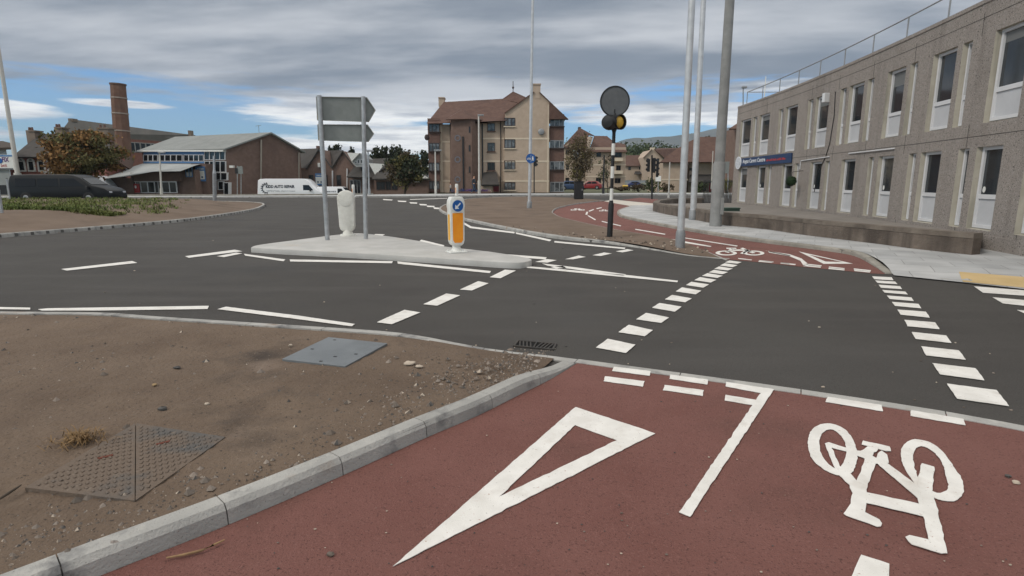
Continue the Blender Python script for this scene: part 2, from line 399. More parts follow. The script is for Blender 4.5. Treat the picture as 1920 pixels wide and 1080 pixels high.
def kerb(name, line, side, h=.1, w=.125, L=.915, m=None, batter=.02, gap=.008, slots=False, segs=3):
    """kerb stones along a road-side bottom line; side=+1: the body lies to the left of the direction"""
    m = m or m_kerb
    hf = h if callable(h) else (lambda u: h)
    P = [Vector(p) for p in line]; cum = [0]
    for i in range(len(P) - 1): cum.append(cum[-1] + (P[i + 1] - P[i]).length)
    T = cum[-1]
    def at(s):
        s = max(0, min(T, s))
        for i in range(len(P) - 1):
            if s <= cum[i + 1] or i == len(P) - 2:
                d = P[i + 1] - P[i]; l = d.length or 1
                return P[i] + d * ((s - cum[i]) / l)
    def tan(s):
        a, b = at(max(0, s - .25)), at(min(T, s + .25)); return (b - a).normalized()
    n = max(1, round(T / L)); l = T / n; mb = MB()
    for k in range(n):
        s0, s1 = k * l + gap / 2, (k + 1) * l - gap / 2; prev = None
        for j in range(segs + 1):
            s = s0 + (s1 - s0) * j / segs; c = at(s); t = tan(s); nn = Vector((-t.y, t.x)) * side; z0 = HT(c.y); hh = hf(s / T)
            ring = [(0, -.04), (min(.012, batter), max(hh - .028, hh * .6)), (batter + .012, hh), (w, hh - .001), (w, -.04)]
            pts = [(c.x + nn.x * o, c.y + nn.y * o, z0 + z) for o, z in ring]
            o = len(mb.v); mb.v += pts
            if prev is not None:
                for i in range(5): mb.f.append([prev + i, prev + (i + 1) % 5, o + (i + 1) % 5, o + i]); mb.mi.append(0)
            else: mb.f.append([o + i for i in range(5)]); mb.mi.append(0)
            prev = o
        mb.f.append([prev + i for i in range(4, -1, -1)]); mb.mi.append(0)
    # bedding mortar showing dark in the joints
    prev = None; K_ = max(2, int(T / .4))
    for j in range(K_ + 1):
        s = T * j / K_; c = at(s); t = tan(s); nn = Vector((-t.y, t.x)) * side; z0 = HT(c.y); hh = hf(s / T) - .012
        pts = [(c.x + nn.x * o, c.y + nn.y * o, z0 + z) for o, z in ((.014, -.04), (.026, hh), (w - .01, hh), (w - .01, -.04))]
        o = len(mb.v); mb.v += pts
        if prev is not None:
            for i in range(4): mb.f.append([prev + i, prev + (i + 1) % 4, o + (i + 1) % 4, o + i]); mb.mi.append(1)
        prev = o
    if slots:
        for k in range(n):
            s = (k + .5) * l; c = at(s); t = tan(s); nn = Vector((-t.y, t.x)) * side; z0 = HT(c.y); q = []
            for a, b_ in ((-.045, .02), (.045, .02), (.045, .105), (-.045, .105)):
                q.append((c.x + t.x * a - nn.x * .004 + nn.x * .012 * (b_ > .05), c.y + t.y * a - nn.y * .004 + nn.y * .012 * (b_ > .05), z0 + b_))
            mb.prism(q, (nn.x * .05, nn.y * .05, 0), 1)
    return struct(mb.build(name, [m, m_kerbd]))

def text_mesh(txt, height, bold=0.0, squeeze=1.0):
    cu = bpy.data.curves.new('lettering', 'FONT'); cu.body = txt; cu.size = 1; cu.offset = bold; cu.resolution_u = 2
    ob = bpy.data.objects.new('lettering', cu); COL.objects.link(ob)
    dg = bpy.context.evaluated_depsgraph_get(); dg.update()
    me = bpy.data.meshes.new_from_object(ob.evaluated_get(dg))
    bpy.data.objects.remove(ob); bpy.data.curves.remove(cu)
    xs = [v.co.x for v in me.vertices]; ys = [v.co.y for v in me.vertices]
    s = height / (max(ys) - min(ys)); x0, y0 = min(xs), min(ys)
    mb = MB(); mb.v = [((v.co.x - x0) * s * squeeze, (v.co.y - y0) * s, 0) for v in me.vertices]
    mb.f = [list(p.vertices) for p in me.polygons]; mb.mi = [0] * len(mb.f)
    wdt = (max(xs) - x0) * s * squeeze
    bpy.data.meshes.remove(me)
    return mb, wdt
def frame_matrix(o, xdir, zdir=(0, 0, 1)):                   # local x along xdir, local y up: a board seen from its front
    x = Vector(xdir).normalized(); y = Vector(zdir).normalized(); z = x.cross(y)
    return Matrix(((x.x, y.x, z.x, o[0]), (x.y, y.y, z.y, o[1]), (x.z, y.z, z.z, o[2]), (0, 0, 0, 1)))
#SETTING
c1 = K(2.572, 700, 660); c2 = K(2.571, 1300, 660); c3 = K(4, 960, 440); c4 = K(2.842, 1400, 440); c5 = K(3.4286, 0, 380)
c6 = K(3, 420, 400); c7 = K(4.8, 1020, 360); c8 = K(4.3636, 680, 350); c9 = K(2.076, 0, 560); e6 = K(6.75, 1200, 340)
def P(k, *pts): return [k(*p) for p in pts]
def ss(a, b, v): t = max(0, min(1, (v - a) / (b - a))); return t * t * (3 - 2 * t)

# ------------------------------------------------------------------ ground, road, tracks, verges
def ground():
    xs = [-4000, -1500, -600, -250, -120, -80, -60, -50, -40, -30, -22, -16, -13, -11.5, -10.5, -9.5, -8, -4, 0, 5, 10, 15, 20, 30, 45, 70, 120, 250, 600, 1500, 4000]
    ys = [-60, -20, -5, 0, 10, 20, 28, 32, 35, 38, 41, 44, 47, 50, 52, 53.5, 55, 57, 60, 66, 75, 85, 100, 104, 110, 130, 200, 400, 900, 2000, 4500]
    mb = MB()
    def z(x, y):
        dip = ss(-9.5, -11.5, x) * ss(53.2, 55, y) * (1 - ss(100, 108, y))
        return HT(y) - .06 - .85 * dip
    mb.v = [(x, y, z(x, y)) for y in ys for x in xs]; n = len(xs)
    mb.f = [[j * n + i, j * n + i + 1, (j + 1) * n + i + 1, (j + 1) * n + i] for j in range(len(ys) - 1) for i in range(n - 1)]
    mb.mi = [0] * len(mb.f)
    struct(mb.build('ground', m_grnd))
ground()
FARK = [(-420, 375.5), (-260, 374), (0, 373), (200, 372), (400, 371.3), (600, 370.4), (760, 370), (870, 369), (960, 367.5), (1240, 366.4), (1330, 366.2), (1450, 366)]
FARB = [(-420, 370), (-260, 369), (0, 368.2), (200, 367.7), (400, 367), (600, 366), (700, 364.5), (830, 363.3), (960, 362.6), (1240, 361.6), (1330, 361.4), (1450, 361.2)]
fark = g2(FARK); farb = g2(FARB, .11)
struct(sheet('road', fark + [Vector((32, 40)), Vector((26, -4)), Vector((-22, -4)), Vector((-60, 12))], 0, m_asph, res=.04, minres=.9))
struct(sheet('far_footway', fark + farb[::-1], .105, m_pave, res=.08, minres=.5))
kerb('far_kerb', fark, 1, .11, m=m_kerb)

# near soil verge, its kerbs, near cycle track
road_edge = [(-420, 574, .1), (-200, 578, .1), (0, 582.7, .1), (192, 584.5, .1), (292, 591.5, .1), (408, 599, .1), (560, 608.5, .1), (660, 615, .1), (753, 622, .1), (887, 640, .09), (960, 652.5, .055), (1030, 663.5, .02)]
rl = [G(*p).to_2d() for p in road_edge]
fl = [(1085, 672.5), (1245, 694), (1467, 724), (1728, 763), (1920, 797), (2120, 836)]
flw = g2(fl, .01)
edge = smooth_line(rl + [flw[0]], 4)
kerb('verge_kerb', edge, -1, lambda u: .1 - .088 * ss(.80, .99, u), m=m_kerb)
kerb('flush_kerb', smooth_line(flw, 4), -1, .012, w=.115, m=m_kerb, batter=.004)
tk = smooth_line([G(x, y, .004).to_2d() for x, y in ((-330, 1290), (-60, 1181), (188, 1080), (446, 977), (649, 889), (799, 821), (894, 780.5), (972, 741.6), (1034, 710.5), (1080, 682.5))], 5)
kerb('track_kerb', tk, 1, lambda u: .1 - .085 * ss(.80, 1, u), w=.125, L=.585, m=m_kerb, batter=.022, gap=.0055)
def off(line, d):
    out = []
    for i, p in enumerate(line):
        t = (line[min(i + 1, len(line) - 1)] - line[max(i - 1, 0)]).normalized(); out.append(p + Vector((-t.y, t.x)) * d)
    return out
soil_in = off(edge, -.11); tk_in = off(tk, .11)
verge_poly = soil_in[:-3] + tk_in[::-1][6:] + [Vector((-3.2, .35)), Vector((-6, 1.2)), Vector((-10, 4))]
def soilh(p, b):
    d = edge_dist(p, b); k = ss(0, .25, d); v = Vector((p.x, p.y, 0))
    tp = ss(1.6, 0, (Vector(p) - flw[0]).length)
    n = noise.noise(v * 1.1) * .020 + noise.noise(v * 4.3) * .010 + noise.noise(v * 13) * .009 + noise.noise(v * 34) * .006
    return -.07 * tp + k * n
struct(sheet('soil_verge', verge_poly, .084, m_soil, res=.013, hfun=soilh, minres=.03))
near = [Vector(p) for p in tk] + [flw[0] + Vector((0, -.05))] + [p - Vector((0, .06)) for p in smooth_line(flw, 4)[1:]] + [Vector((9, .3)), Vector((9, -2)), Vector((-3, -2)), Vector((-3, .3))]
struct(sheet('cycle_track', near, .005, m_red, res=.12, minres=.15))

# traffic island
itop = [(470, 463.5), (537, 467.5), (697, 475.5), (880, 487), (960, 491.5), (985, 490.5), (997, 486.5), (985, 482.5), (920, 471.7), (833, 461.7), (787, 451.7), (720, 441.7), (673, 437.3), (633, 440), (553, 450), (485, 459)]
iw = [G(x, y, .12) for x, y in itop]
sm_ = smooth_line([p.to_2d() for p in iw] + [iw[0].to_2d()], 3)[:-1]
struct(MB().prism([(p.x, p.y, .12) for p in sm_], (0, 0, -.2)).build('traffic_island', m_isl, bevel=.025, smooth=True))

# central soil verge, far cycle track, right-hand footway
cv_front = [(822.5, 394.5), (826, 398), (838, 404), (871, 414), (966, 434.8), (1056, 449.7), (1128, 456), (1218, 468.5), (1293, 480), (1366, 486.3)]
cv_back = [(1090, 373.5), (987, 370.2), (892, 373.2), (852, 380), (833, 386), (824, 391)]
edging = [(1366, 485.6), (1341, 475.6), (1289, 459), (1243, 447.5), (1197, 440), (1141, 430), (1057.5, 410.5), (1040, 402.5), (1036.5, 398.5), (1044, 391.5), (1068, 385), (1100, 379.8), (1132, 376.5)]
cvf = smooth_line(g2(cv_front), 4); edg = smooth_line(g2(edging, .03), 4)
cvb = smooth_line(g2(cv_back), 3)
kerb('median_kerb', cvb[3:] + cvf, 1, lambda u: .1 - .092 * ss(.86, .985, u), m=m_kerb)
kerb('track_edging', edg, 1, lambda u: .012 + .068 * ss(.0, .16, u), w=.06, L=.915, m=m_kerb, batter=.006)
def cvh(p, b):
    v = Vector((p.x, p.y, 0)); tp = ss(3.2, 0, (Vector(p) - cvf[-1]).length)
    return -.075 * tp + ss(0, .3, edge_dist(p, b)) * (noise.noise(v * .7) * .03 + noise.noise(v * 2.3) * .015 + noise.noise(v * 6) * .008)
struct(sheet('soil_median', off(cvf, .1) + off(edg, .05) + cvb, .082, m_soil2, res=.014, hfun=cvh, minres=.12))
fk = [(1659, 513.5), (1639, 500), (1604, 481.5), (1555, 472), (1420, 454.5), (1353, 444.5), (1291, 434), (1228, 422.5), (1170, 409.5), (1157.5, 403), (1160, 396), (1182, 388)]
fkw = smooth_line(g2(fk), 4)
tr = [(1132, 377.5), (1182, 386.5)]
tb = [(1366, 487), (1400, 489.8), (1505, 501), (1632, 513), (1659, 514.5)]
struct(sheet('far_cycle_track', g2(tb) + fkw + g2(tr[::-1]) + edg[::-1], .005, m_red, res=.06, minres=.25))
struct(sheet('cream_crossing', g2([(1132, 377.5), (1182, 386.5), (1230, 387), (1232, 382.5), (1195, 379), (1150, 374.5)]), .012, m_cream, res=.06))
struct(sheet('red_crossing', g2([(1165, 375.2), (1195, 378.6), (1232, 382), (1234, 374), (1200, 371)]), .012, m_red, res=.06))
m_kerbx = m_kerb
kerb('footway_kerb', fkw, -1, lambda u: .1 - .085 * ss(.10, .0, u), w=.15, m=m_kerbb)
wallb = [(1225.5, 396), (1245, 401), (1272.6, 406.3), (1330, 417.5), (1360, 422.5), (1436, 430), (1510, 440.8), (1635, 456), (1717, 466.8), (1821, 478)]
wb = smooth_line(g2(wallb, .1), 4)
re_ = [(1676, 516), (1797, 528.3), (1920, 542), (2150, 570)]
rew = g2(re_, .0)
def fwh(p, b):
    d = min((Vector(p) - q).length for q in rel); return -.082 * ss(1.3, .0, d)
rel = resample(rew, .15)
fw_poly = g2(re_, .02)[::-1] + off(fkw, -.13)[2:] + [G(1230, 384, .1).to_2d(), Vector((14, 36)), Vector((15, 34)), Vector((13, 20)), Vector((12.5, 6))]
struct(sheet('footway', fw_poly, .1, m_pave, res=.045, minres=.2, hfun=fwh))
kerb('footway_road_kerb', rew, 1, .022, w=.125, m=m_kerb)
tac = g2([(1797.6, 513), (1920, 524), (2080, 539), (2080, 552), (1920, 537.5), (1806, 526.5)], .04)
struct(sheet('tactile_paving', tac, .108, m_tactile, res=.02, minres=.12, hfun=fwh))

# roundabout with planted mound
rb = [(-420, 486), (-300, 474), (-150, 459.5), (0, 446.5), (204, 429.5), (350, 415.5), (430, 404), (478, 395.3), (494, 389), (497, 386), (490, 383), (465, 381), (430, 380), (340, 379.6), (200, 380), (0, 381), (-200, 383), (-420, 386)]
rbw = smooth_line(g2(rb), 4)
kerb('roundabout_kerb', rbw, 1, .125, w=.14, L=.44, m=m_kerb, slots=True, segs=2)
rb_in = off(rbw, .12)
def mound(p, b):
    v = Vector((p.x, p.y, 0)); d = edge_dist(p, b)
    return .44 * ss(0, 5.0, d) + ss(0, .4, d) * (noise.noise(v * .6) * .04 + noise.noise(v * 2) * .02)
RBO = sheet('roundabout_soil', rb_in, .09, m_soil2, res=.02, hfun=mound, minres=.25); struct(RBO)

# ------------------------------------------------------------------ painted markings
mark('edge_line', paint([P(c5, (-400, 668), (195, 680), (195, 692), (-400, 684)), P(c5, (245, 690), (310, 684), (1343, 668), (1335, 688), (640, 698), (270, 698)),
     [(408, 581), (424, 576.5), (560, 593.4), (665, 609), (660, 613.3), (540, 597.3), (421, 582.6)]]))
mark('give_way_dash', paint([P(c6, (860, 617), (1015, 547), (1103, 562), (945, 628)), P(c6, (1122, 515), (1250, 455), (1328, 465), (1200, 523)), P(c6, (1328, 432), (1430, 385), (1488, 397), (1395, 437)), P(c6, (1495, 362), (1580, 320), (1642, 325), (1555, 368))]))
mark('lane_dash', paint([P(c5, (395, 430), (850, 378), (882, 390), (430, 440)), P(c5, (1190, 347), (1510, 305), (1558, 315), (1215, 357)), P(c5, (1395, 347), (1520, 324), (1558, 329), (1440, 353))]))
mark('island_edge_line', paint([P(c6, (112, 230), (345, 262), (335, 272), (120, 240)), P(c6, (370, 262), (950, 272), (945, 283), (372, 273)), P(c6, (975, 273), (1502, 328), (1495, 339), (978, 286)),
     P(c6, (1110, 150), (1240, 182), (1232, 192), (1100, 158)), P(c6, (1500, 226), (1815, 250), (1808, 262), (1495, 236)), P(c6, (850, 118), (905, 120), (890, 128), (840, 126))]))
mark('crossing_dash', paint([P(c3, (175, 208), (260, 187), (335, 195), (265, 213)), P(c3, (400, 187), (500, 160), (553, 170), (460, 188)), P(c3, (605, 157), (690, 137), (748, 145), (665, 163)), P(c3, (780, 128), (865, 112), (912, 120), (830, 136))]))
mark('hatched_taper', paint([P(c3, (105, 240), (290, 256), (700, 293), (880, 309), (1245, 350), (1240, 361), (860, 324), (110, 252)), P(c3, (225, 219), (500, 252), (855, 302), (835, 312), (480, 266), (265, 236)),
     P(c3, (290, 246), (380, 238), (408, 252), (330, 259))]))
mark('median_edge_line', paint([P(c8, (830, 295), (890, 328), (1245, 373), (1240, 385), (880, 341), (828, 310)), P(c8, (1252, 376), (1545, 438), (1530, 450), (1255, 388)), P(c3, (318, 50), (850, 101), (845, 111), (318, 61))]))
mark('far_give_way_dash', paint([P(c8, *q) for q in (((165, 102), (245, 107), (240, 114), (170, 110)), ((285, 115), (357, 118), (355, 127), (292, 124)), ((382, 128), (447, 131), (445, 140), (390, 138)), ((462, 142), (525, 145), (522, 155), (470, 153)), ((522, 156), (590, 159), (585, 169), (530, 167)), ((578, 170), (630, 174), (622, 185), (585, 183)), ((385, 104), (690, 95), (690, 98), (390, 108)), ((840, 119), (945, 106), (945, 111), (845, 125)))]))
sq_l = [((630, 853), (718, 788), (925, 832), (855, 895)), ((798, 737), (875, 682), (1055, 722), (997, 768)), ((932, 640), (1005, 592), (1178, 627), (1118, 668)), ((1050, 553), (1105, 518), (1272, 545), (1222, 583)),
        ((1147, 490), (1200, 457), (1348, 483), (1300, 512)), ((1228, 430), (1275, 400), (1420, 425), (1378, 452)), ((1305, 382), (1345, 358), (1477, 378), (1435, 402)), ((1368, 345), (1410, 323), (1532, 343), (1490, 363)),
        ((1425, 313), (1465, 293), (1580, 312), (1540, 328)), ((1475, 287), (1515, 268), (1620, 285), (1580, 300)), ((1518, 260), (1553, 242), (1655, 258), (1620, 272)), ((1560, 235), (1595, 218), (1692, 233), (1655, 247)), ((1597, 212), (1630, 197), (1722, 210), (1690, 221))]
sq_r = [((1065, 800), (1330, 835), (1398, 920), (1120, 880)), ((990, 690), (1220, 718), (1268, 782), (1030, 750)), ((930, 600), (1130, 622), (1168, 672), (955, 648)), ((878, 523), (1062, 542), (1092, 582), (900, 560)),
        ((840, 458), (1003, 472), (1028, 508), (857, 492)), ((803, 403), (955, 415), (975, 446), (820, 430)), ((773, 362), (915, 373), (930, 396), (790, 383)), ((747, 328), (877, 338), (890, 357), (762, 346)),
        ((722, 298), (845, 307), (858, 322), (735, 312)), ((703, 270), (817, 278), (827, 293), (715, 286)), ((685, 247), (790, 253), (803, 267), (697, 260)), ((668, 225), (772, 230), (782, 246), (680, 240))]
mark('crossing_squares', paint([P(c3, *q) for q in sq_l]))
mark('crossing_squares', paint([P(c4, *q) for q in sq_r]))
mark('zebra_stripes', paint([[(1826, 538), (1920, 545.6), (2030, 555), (2030, 564), (1920, 555.4), (1843, 550)], [(1861, 558.6), (1920, 564), (2050, 576), (2050, 587), (1920, 574.5), (1880, 570)], [(1906.7, 582.5), (2080, 599), (2080, 610), (1925, 591)]]))
mark('track_give_way_dash', paint([P(c1, (1160, 77), (1338, 98), (1332, 120), (1152, 97)), P(c1, (1118, 123), (1307, 147), (1300, 173), (1110, 147)),
     [c1(1433, 115), c2(72, 140), c2(68, 163), c1(1427, 135)], [c1(1405, 165), c2(48, 190), c2(45, 218), c1(1398, 190)], P(c2, (645, 222), (905, 262), (915, 293), (637, 247)), P(c2, (1048, 287), (1300, 330), (1310, 360), (1045, 315))], .012))
mark('lane_line', paint([P(c2, (158, 150), (375, 185), (350, 209), (155, 172)), P(c2, (155, 213), (322, 241), (303, 266), (150, 240))], .012))
mark('lane_line', paint([[c2(323, 206), c2(345, 180), c2(388, 187), (1301, 962), (1293, 973), (1273.5, 965)]], .0135))
mark('lane_line_dash', paint([P(c2, (805, 988), (945, 1033), (935, 1200), (740, 1150))], .012))
o3 = P(c1, (98, 1043), (975, 272), (1360, 400)); i3 = P(c1, (607, 708), (972, 360), (1175, 433))
mark('give_way_triangle', paint([[o3[a], o3[(a + 1) % 3], i3[(a + 1) % 3], i3[a]] for a in range(3)], .012))
def ring(k, outer, inner, n=52):                             # quads between two outlines, matched by angle
    O = smooth_line([k(*p) for p in outer] + [k(*outer[0])], 14)[:-1]; I = smooth_line([k(*p) for p in inner] + [k(*inner[0])], 14)[:-1]
    c = sum(I, Vector((0, 0))) / len(I)
    def at(L_, th):
        return max(L_, key=lambda p: math.cos(math.atan2(p.y - c.y, p.x - c.x) - th))
    A = [at(O, 2 * math.pi * j / n) for j in range(n)]; B = [at(I, 2 * math.pi * j / n) for j in range(n)]
    return [[A[j], A[(j + 1) % n], B[(j + 1) % n], B[j]] for j in range(n)]
lw = ring(c2, [(552, 440), (560, 400), (590, 368), (640, 352), (690, 360), (735, 387), (770, 432), (788, 485), (785, 540), (765, 590), (720, 604), (680, 598), (630, 575), (580, 535), (556, 485)], [(605, 440), (620, 400), (658, 380), (697, 397), (725, 435), (735, 485), (725, 540), (690, 572), (650, 548), (615, 500)])
rw = ring(c2, [(997, 500), (1010, 458), (1050, 431), (1100, 433), (1150, 450), (1200, 490), (1245, 550), (1290, 620), (1303, 670), (1290, 708), (1255, 729), (1200, 725), (1145, 705), (1090, 672), (1045, 615), (1012, 560)], [(1057, 520), (1066, 480), (1100, 462), (1140, 478), (1180, 515), (1207, 565), (1218, 620), (1230, 655), (1200, 688), (1155, 682), (1100, 640), (1070, 580)])
bk = paint(lw, .0125).v and paint(lw, .0125)
bits = [[(632, 449), (650, 444), (735, 470), (735, 488), (652, 466)], [(634, 452), (662, 462), (705, 560), (745, 600), (715, 615), (680, 570)],
        [(700, 600), (738, 575), (785, 630), (832, 515), (880, 540), (836, 660), (832, 735), (826, 785), (770, 800), (735, 780), (757, 740), (763, 690), (750, 650)],
        [(723, 790), (757, 765), (828, 785), (897, 820), (906, 838), (902, 851), (885, 853), (735, 800)], [(815, 437), (945, 465), (951, 487), (930, 487), (812, 455)],
        [(782, 485), (806, 487), (840, 465), (890, 476), (885, 490), (870, 495), (862, 512), (880, 522), (890, 500), (905, 485), (932, 505), (943, 545), (920, 552), (870, 547), (818, 520), (785, 508)],
        [(880, 543), (932, 545), (1085, 662), (1090, 725), (1050, 690)], [(832, 688), (1090, 745), (1110, 805), (832, 738)],
        [(1098, 548), (1160, 565), (1150, 690), (1168, 740), (1222, 985), (1180, 972), (1135, 915), (1105, 800), (1085, 740), (1080, 640)], [(1022, 905), (1040, 897), (1132, 918), (1220, 984), (1195, 985), (1050, 940), (1030, 925)]]
for i, q in enumerate([*([r] for r in rw)] if False else rw): 
    b_ = paint([q], .0128); bk.add(b_.v, b_.f)
for i, q in enumerate(bits):
    b_ = paint([P(c2, *q)], .0131 + .0003 * i); bk.add(b_.v, b_.f)
mark('cycle_symbol', bk)
# far track marks
mark('far_give_way_triangle', paint([P(c4, *q) for q in (((278, 92), (330, 108), (420, 146), (410, 158)), ((410, 158), (420, 146), (515, 149), (565, 157)), ((278, 92), (565, 157), (515, 149), (330, 108)))]))
mark('far_track_dash', paint([P(c4, *q) for q in (((65, 142), (138, 148), (134, 153), (62, 147)), ((183, 152), (262, 160), (258, 165), (180, 157)), ((318, 158), (400, 167), (398, 171), (318, 163)), ((318, 166), (396, 174), (394, 179), (300, 170)), ((438, 173), (522, 182), (520, 186), (438, 178)), ((436, 180), (522, 189), (520, 194), (436, 186)), ((570, 183), (662, 193), (660, 198), (572, 189)), ((572, 191), (660, 200), (655, 205), (574, 197)))]
     + [P(e6, (1240, 978), (1415, 998), (1412, 1006), (1245, 988)), P(e6, (1512, 1006), (1690, 1024), (1686, 1033), (1508, 1014)), P(e6, (1782, 1034), (1890, 1044), (1890, 1053), (1778, 1042))], .013))
mark('far_lane_line', paint([P(e6, (300, 720), (455, 745), (905, 826), (890, 836), (440, 765)), P(e6, (570, 718), (1235, 820), (1228, 830), (570, 726)), P(e6, (-60, 606), (322, 670), (315, 680), (-60, 616)), P(e6, (1622, 888), (1900, 942), (1900, 952), (1625, 898)),
     P(c4, (118, 91), (228, 107), (292, 130), (322, 155), (328, 166), (300, 164), (286, 142), (225, 116), (118, 98)), P(c7, (520, 263), (695, 305), (690, 311), (520, 270)), P(c7, (390, 215), (402, 213), (467, 250), (460, 257)), P(c7, (372, 205), (382, 180), (396, 180), (390, 207)), P(c7, (400, 172), (445, 156), (452, 161), (410, 178)), P(c7, (470, 149), (515, 139), (522, 144), (478, 155))], .013))
def mini_bike(k, x0, x1, y0, y1, sk=0):
    def q(u, v): return k(x0 + (x1 - x0) * u + sk * v, y0 + (y1 - y0) * v)
    def el(cx, r0, r1):
        n = 18; return [[q(cx + r0 * math.cos(a), .62 + r0 * 2.1 * math.sin(a) * .62), q(cx + r0 * math.cos(b), .62 + r0 * 2.1 * math.sin(b) * .62), q(cx + r1 * math.cos(b), .62 + r1 * 2.1 * math.sin(b) * .62), q(cx + r1 * math.cos(a), .62 + r1 * 2.1 * math.sin(a) * .62)] for a, b in ((2 * math.pi * j / n, 2 * math.pi * (j + 1) / n) for j in range(n))]
    return el(.22, .22, .14) + el(.78, .22, .14) + [[q(.20, .5), q(.36, .05), q(.42, .1), q(.27, .6)], [q(.36, .2), q(.66, .2), q(.66, .36), q(.36, .36)], [q(.60, .0), q(.82, .6), q(.75, .66), q(.54, .05)], [q(.26, .0), q(.46, .0), q(.46, .12), q(.26, .12)], [q(.50, .66), q(.66, .2), q(.72, .26), q(.56, .74)]]
mark('far_cycle_symbol', paint(mini_bike(e6, 930, 1550, 848, 955, 40), .014))
mark('far_cycle_symbol', paint(mini_bike(c7, 238, 368, 150, 171), .014))
mark('far_cycle_symbol', paint(mini_bike(c7, 495, 590, 160, 178), .014))
#COVERS
# ------------------------------------------------------------------ covers, gully, stones and litter on the ground
def covers():
    s = K(6.857, 480, 620)
    q = [G(*s(x, y), .104) for x, y in ((930, 80), (1690, 160), (1150, 455), (335, 360))]
    c = sum(q, Vector()) / 4; t = thing('utility_cover', 'grey galvanised square cover lying flat in the soil by the kerb', 'cover', (c.x, c.y, .08))
    MB().prism(q, (0, 0, -.03)).build('plate', m_cover, t, bevel=.004)
    ex, ey = (q[1] - q[0]), (q[3] - q[0]); mb = MB()
    for u, v in ((.18, .10), (.13, .55), (.83, .55), (.55, .93), (.62, .72)):
        p = q[0] + ex * u + ey * v; MB().prism([p + ex * a + ey * b + Vector((0, 0, .002)) for a, b in ((-.022, -.014), (.022, -.014), (.022, .014), (-.022, .014))], (0, 0, -.004)).build('keyhole', m_black, t)
    a, b, d, e = [G(*c9(x, y), .094) for x, y in ((528, 483), (880, 537), (526, 788), (92, 736))]
    c = (a + d) / 2; t = thing('manhole_cover', 'cast iron cover of two triangular halves half buried under dirt', 'cover', (c.x, c.y, .08))
    for tri, nm in (((a, d, e), 'left'), ((a, b, d), 'right')):
        g = sum(tri, Vector()) / 3; pts = [g + (p - g) * .985 for p in tri]; mb = MB().prism(pts, (0, 0, -.03))
        o, ax, ay = d, (a - d), ((e if nm == 'left' else b) - d)
        for i in range(1, 20):
            for j in range(1, 16):
                u, v = i / 20 - (.5 / 20) * (j % 2), j / 16
                if u + v > .95 or u < .04 or v < .04: continue
                p = o + ax * u + ay * v; k1, k2 = ax / 20 * .36, ay / 16 * .30
                mb.prism([p + k1 + Vector((0, 0, .004)), p + k2 + Vector((0, 0, .004)), p - k1 + Vector((0, 0, .004)), p - k2 + Vector((0, 0, .004))], (0, 0, -.008))
        mb.build('cover_half', m_ironsoil, t)
    mb = MB()
    for p, r in ((d + (a - d) * .45 + (e - d) * .3, 0), (d + (a - d) * .45 + (b - d) * .3, 0)):
        u = (b - e).normalized() * .035; w = Vector((u.y, -u.x, 0)) * .3
        MB().prism([p + u + w + Vector((0, 0, .004)), p - u + w + Vector((0, 0, .004)), p - u - w + Vector((0, 0, .004)), p + u - w + Vector((0, 0, .004))], (0, 0, -.006)).build('lifting_slot', mat('rust', (.12, .035, .02), .9), t)
    s = K(12, 920, 610)
    q = [G(*s(x, y), .004) for x, y in ((600, 345), (1490, 425), (1375, 592), (500, 478))]
    c = sum(q, Vector()) / 4; t = thing('gully_grating', 'dark iron drain grating set in the asphalt against the kerb', 'drain', (c.x, c.y, 0))
    ex, ey = q[1] - q[0], q[3] - q[0]; p0 = q[0]
    pt = lambda u, v, z=0: p0 + ex * u + ey * v + Vector((0, 0, z))
    MB().prism([pt(.02, .02, .001), pt(.98, .02, .001), pt(.98, .98, .001), pt(.02, .98, .001)], (0, 0, -.004)).build('pit', mat('pit_black', (.004, .004, .004), 1), t)
    mb = MB()
    for u0, u1, v0, v1 in ((0, 1, 0, .09), (0, 1, .91, 1), (0, .05, .09, .91), (.95, 1, .09, .91), (.49, .52, .09, .91)):
        mb.prism([pt(u0, v0, .012), pt(u1, v0, .012), pt(u1, v1, .012), pt(u0, v1, .012)], (0, 0, -.012))
    mb.build('grating_frame', m_iron, t)
    mb = MB()
    for u0, dr in ((.08, 1), (.17, 1), (.26, 1), (.35, 1), (.92, -1), (.83, -1), (.74, -1), (.65, -1)):
        mb.prism([pt(u0 - .018, .1, .010), pt(u0 + .018, .1, .010), pt(u0 + .018 + dr * .08, .9, .010), pt(u0 - .018 + dr * .08, .9, .010)], (0, 0, -.010))
    mb.build('grating_bars', m_iron, t)
covers()

def rock(name, px, py, r, m, label, dz=.09, squash=.55):
    p = G(px, py, dz); mb = MB().blob((p.x, p.y, p.z + r * .2), (r, r * .8, r * squash), 9, 6, jit=.22)
    return tag(mb.build(name, m, smooth=True), label, 'stone')
m_pale = mat('pale_stone', (.48, .41, .33), .9, (.36, .30, .24), sc=14)
m_dark = mat('dark_stone', (.055, .052, .05), .9, (.09, .085, .08), sc=10)
rock('stone', 768, 683, .050, m_pale, 'pale crumbled lump of stone right of the grey square cover', squash=.35)
rock('stone', 786, 688, .030, m_pale, 'small pale chip beside the pale crumbled lump', squash=.4)
rock('stone', 305, 768, .028, m_dark, 'dark pebble on the soil above the iron cover')
rock('stone', 290, 722, .018, mat('tan_stone', (.34, .24, .13), .9), 'yellowish pebble beside the dark pebble on the soil')
rock('stone', 332, 690, .030, m_dark, 'flat dark slate bit on the soil left of the grey cover', squash=.3)
rock('stone', 388, 758, .018, m_pale, 'small white pebble on the soil between the two covers')
rock('stone', 215, 1020, .020, m_pebble, 'grey pebble in the dirt by the near kerb stone')
rock('stone', 545, 648, .02, m_pale, 'little pale pebble left of the grey square cover')
rock('stone', 620, 1040, .016, m_stoneg, 'grey grit lump on the red track below the kerb', dz=.01)
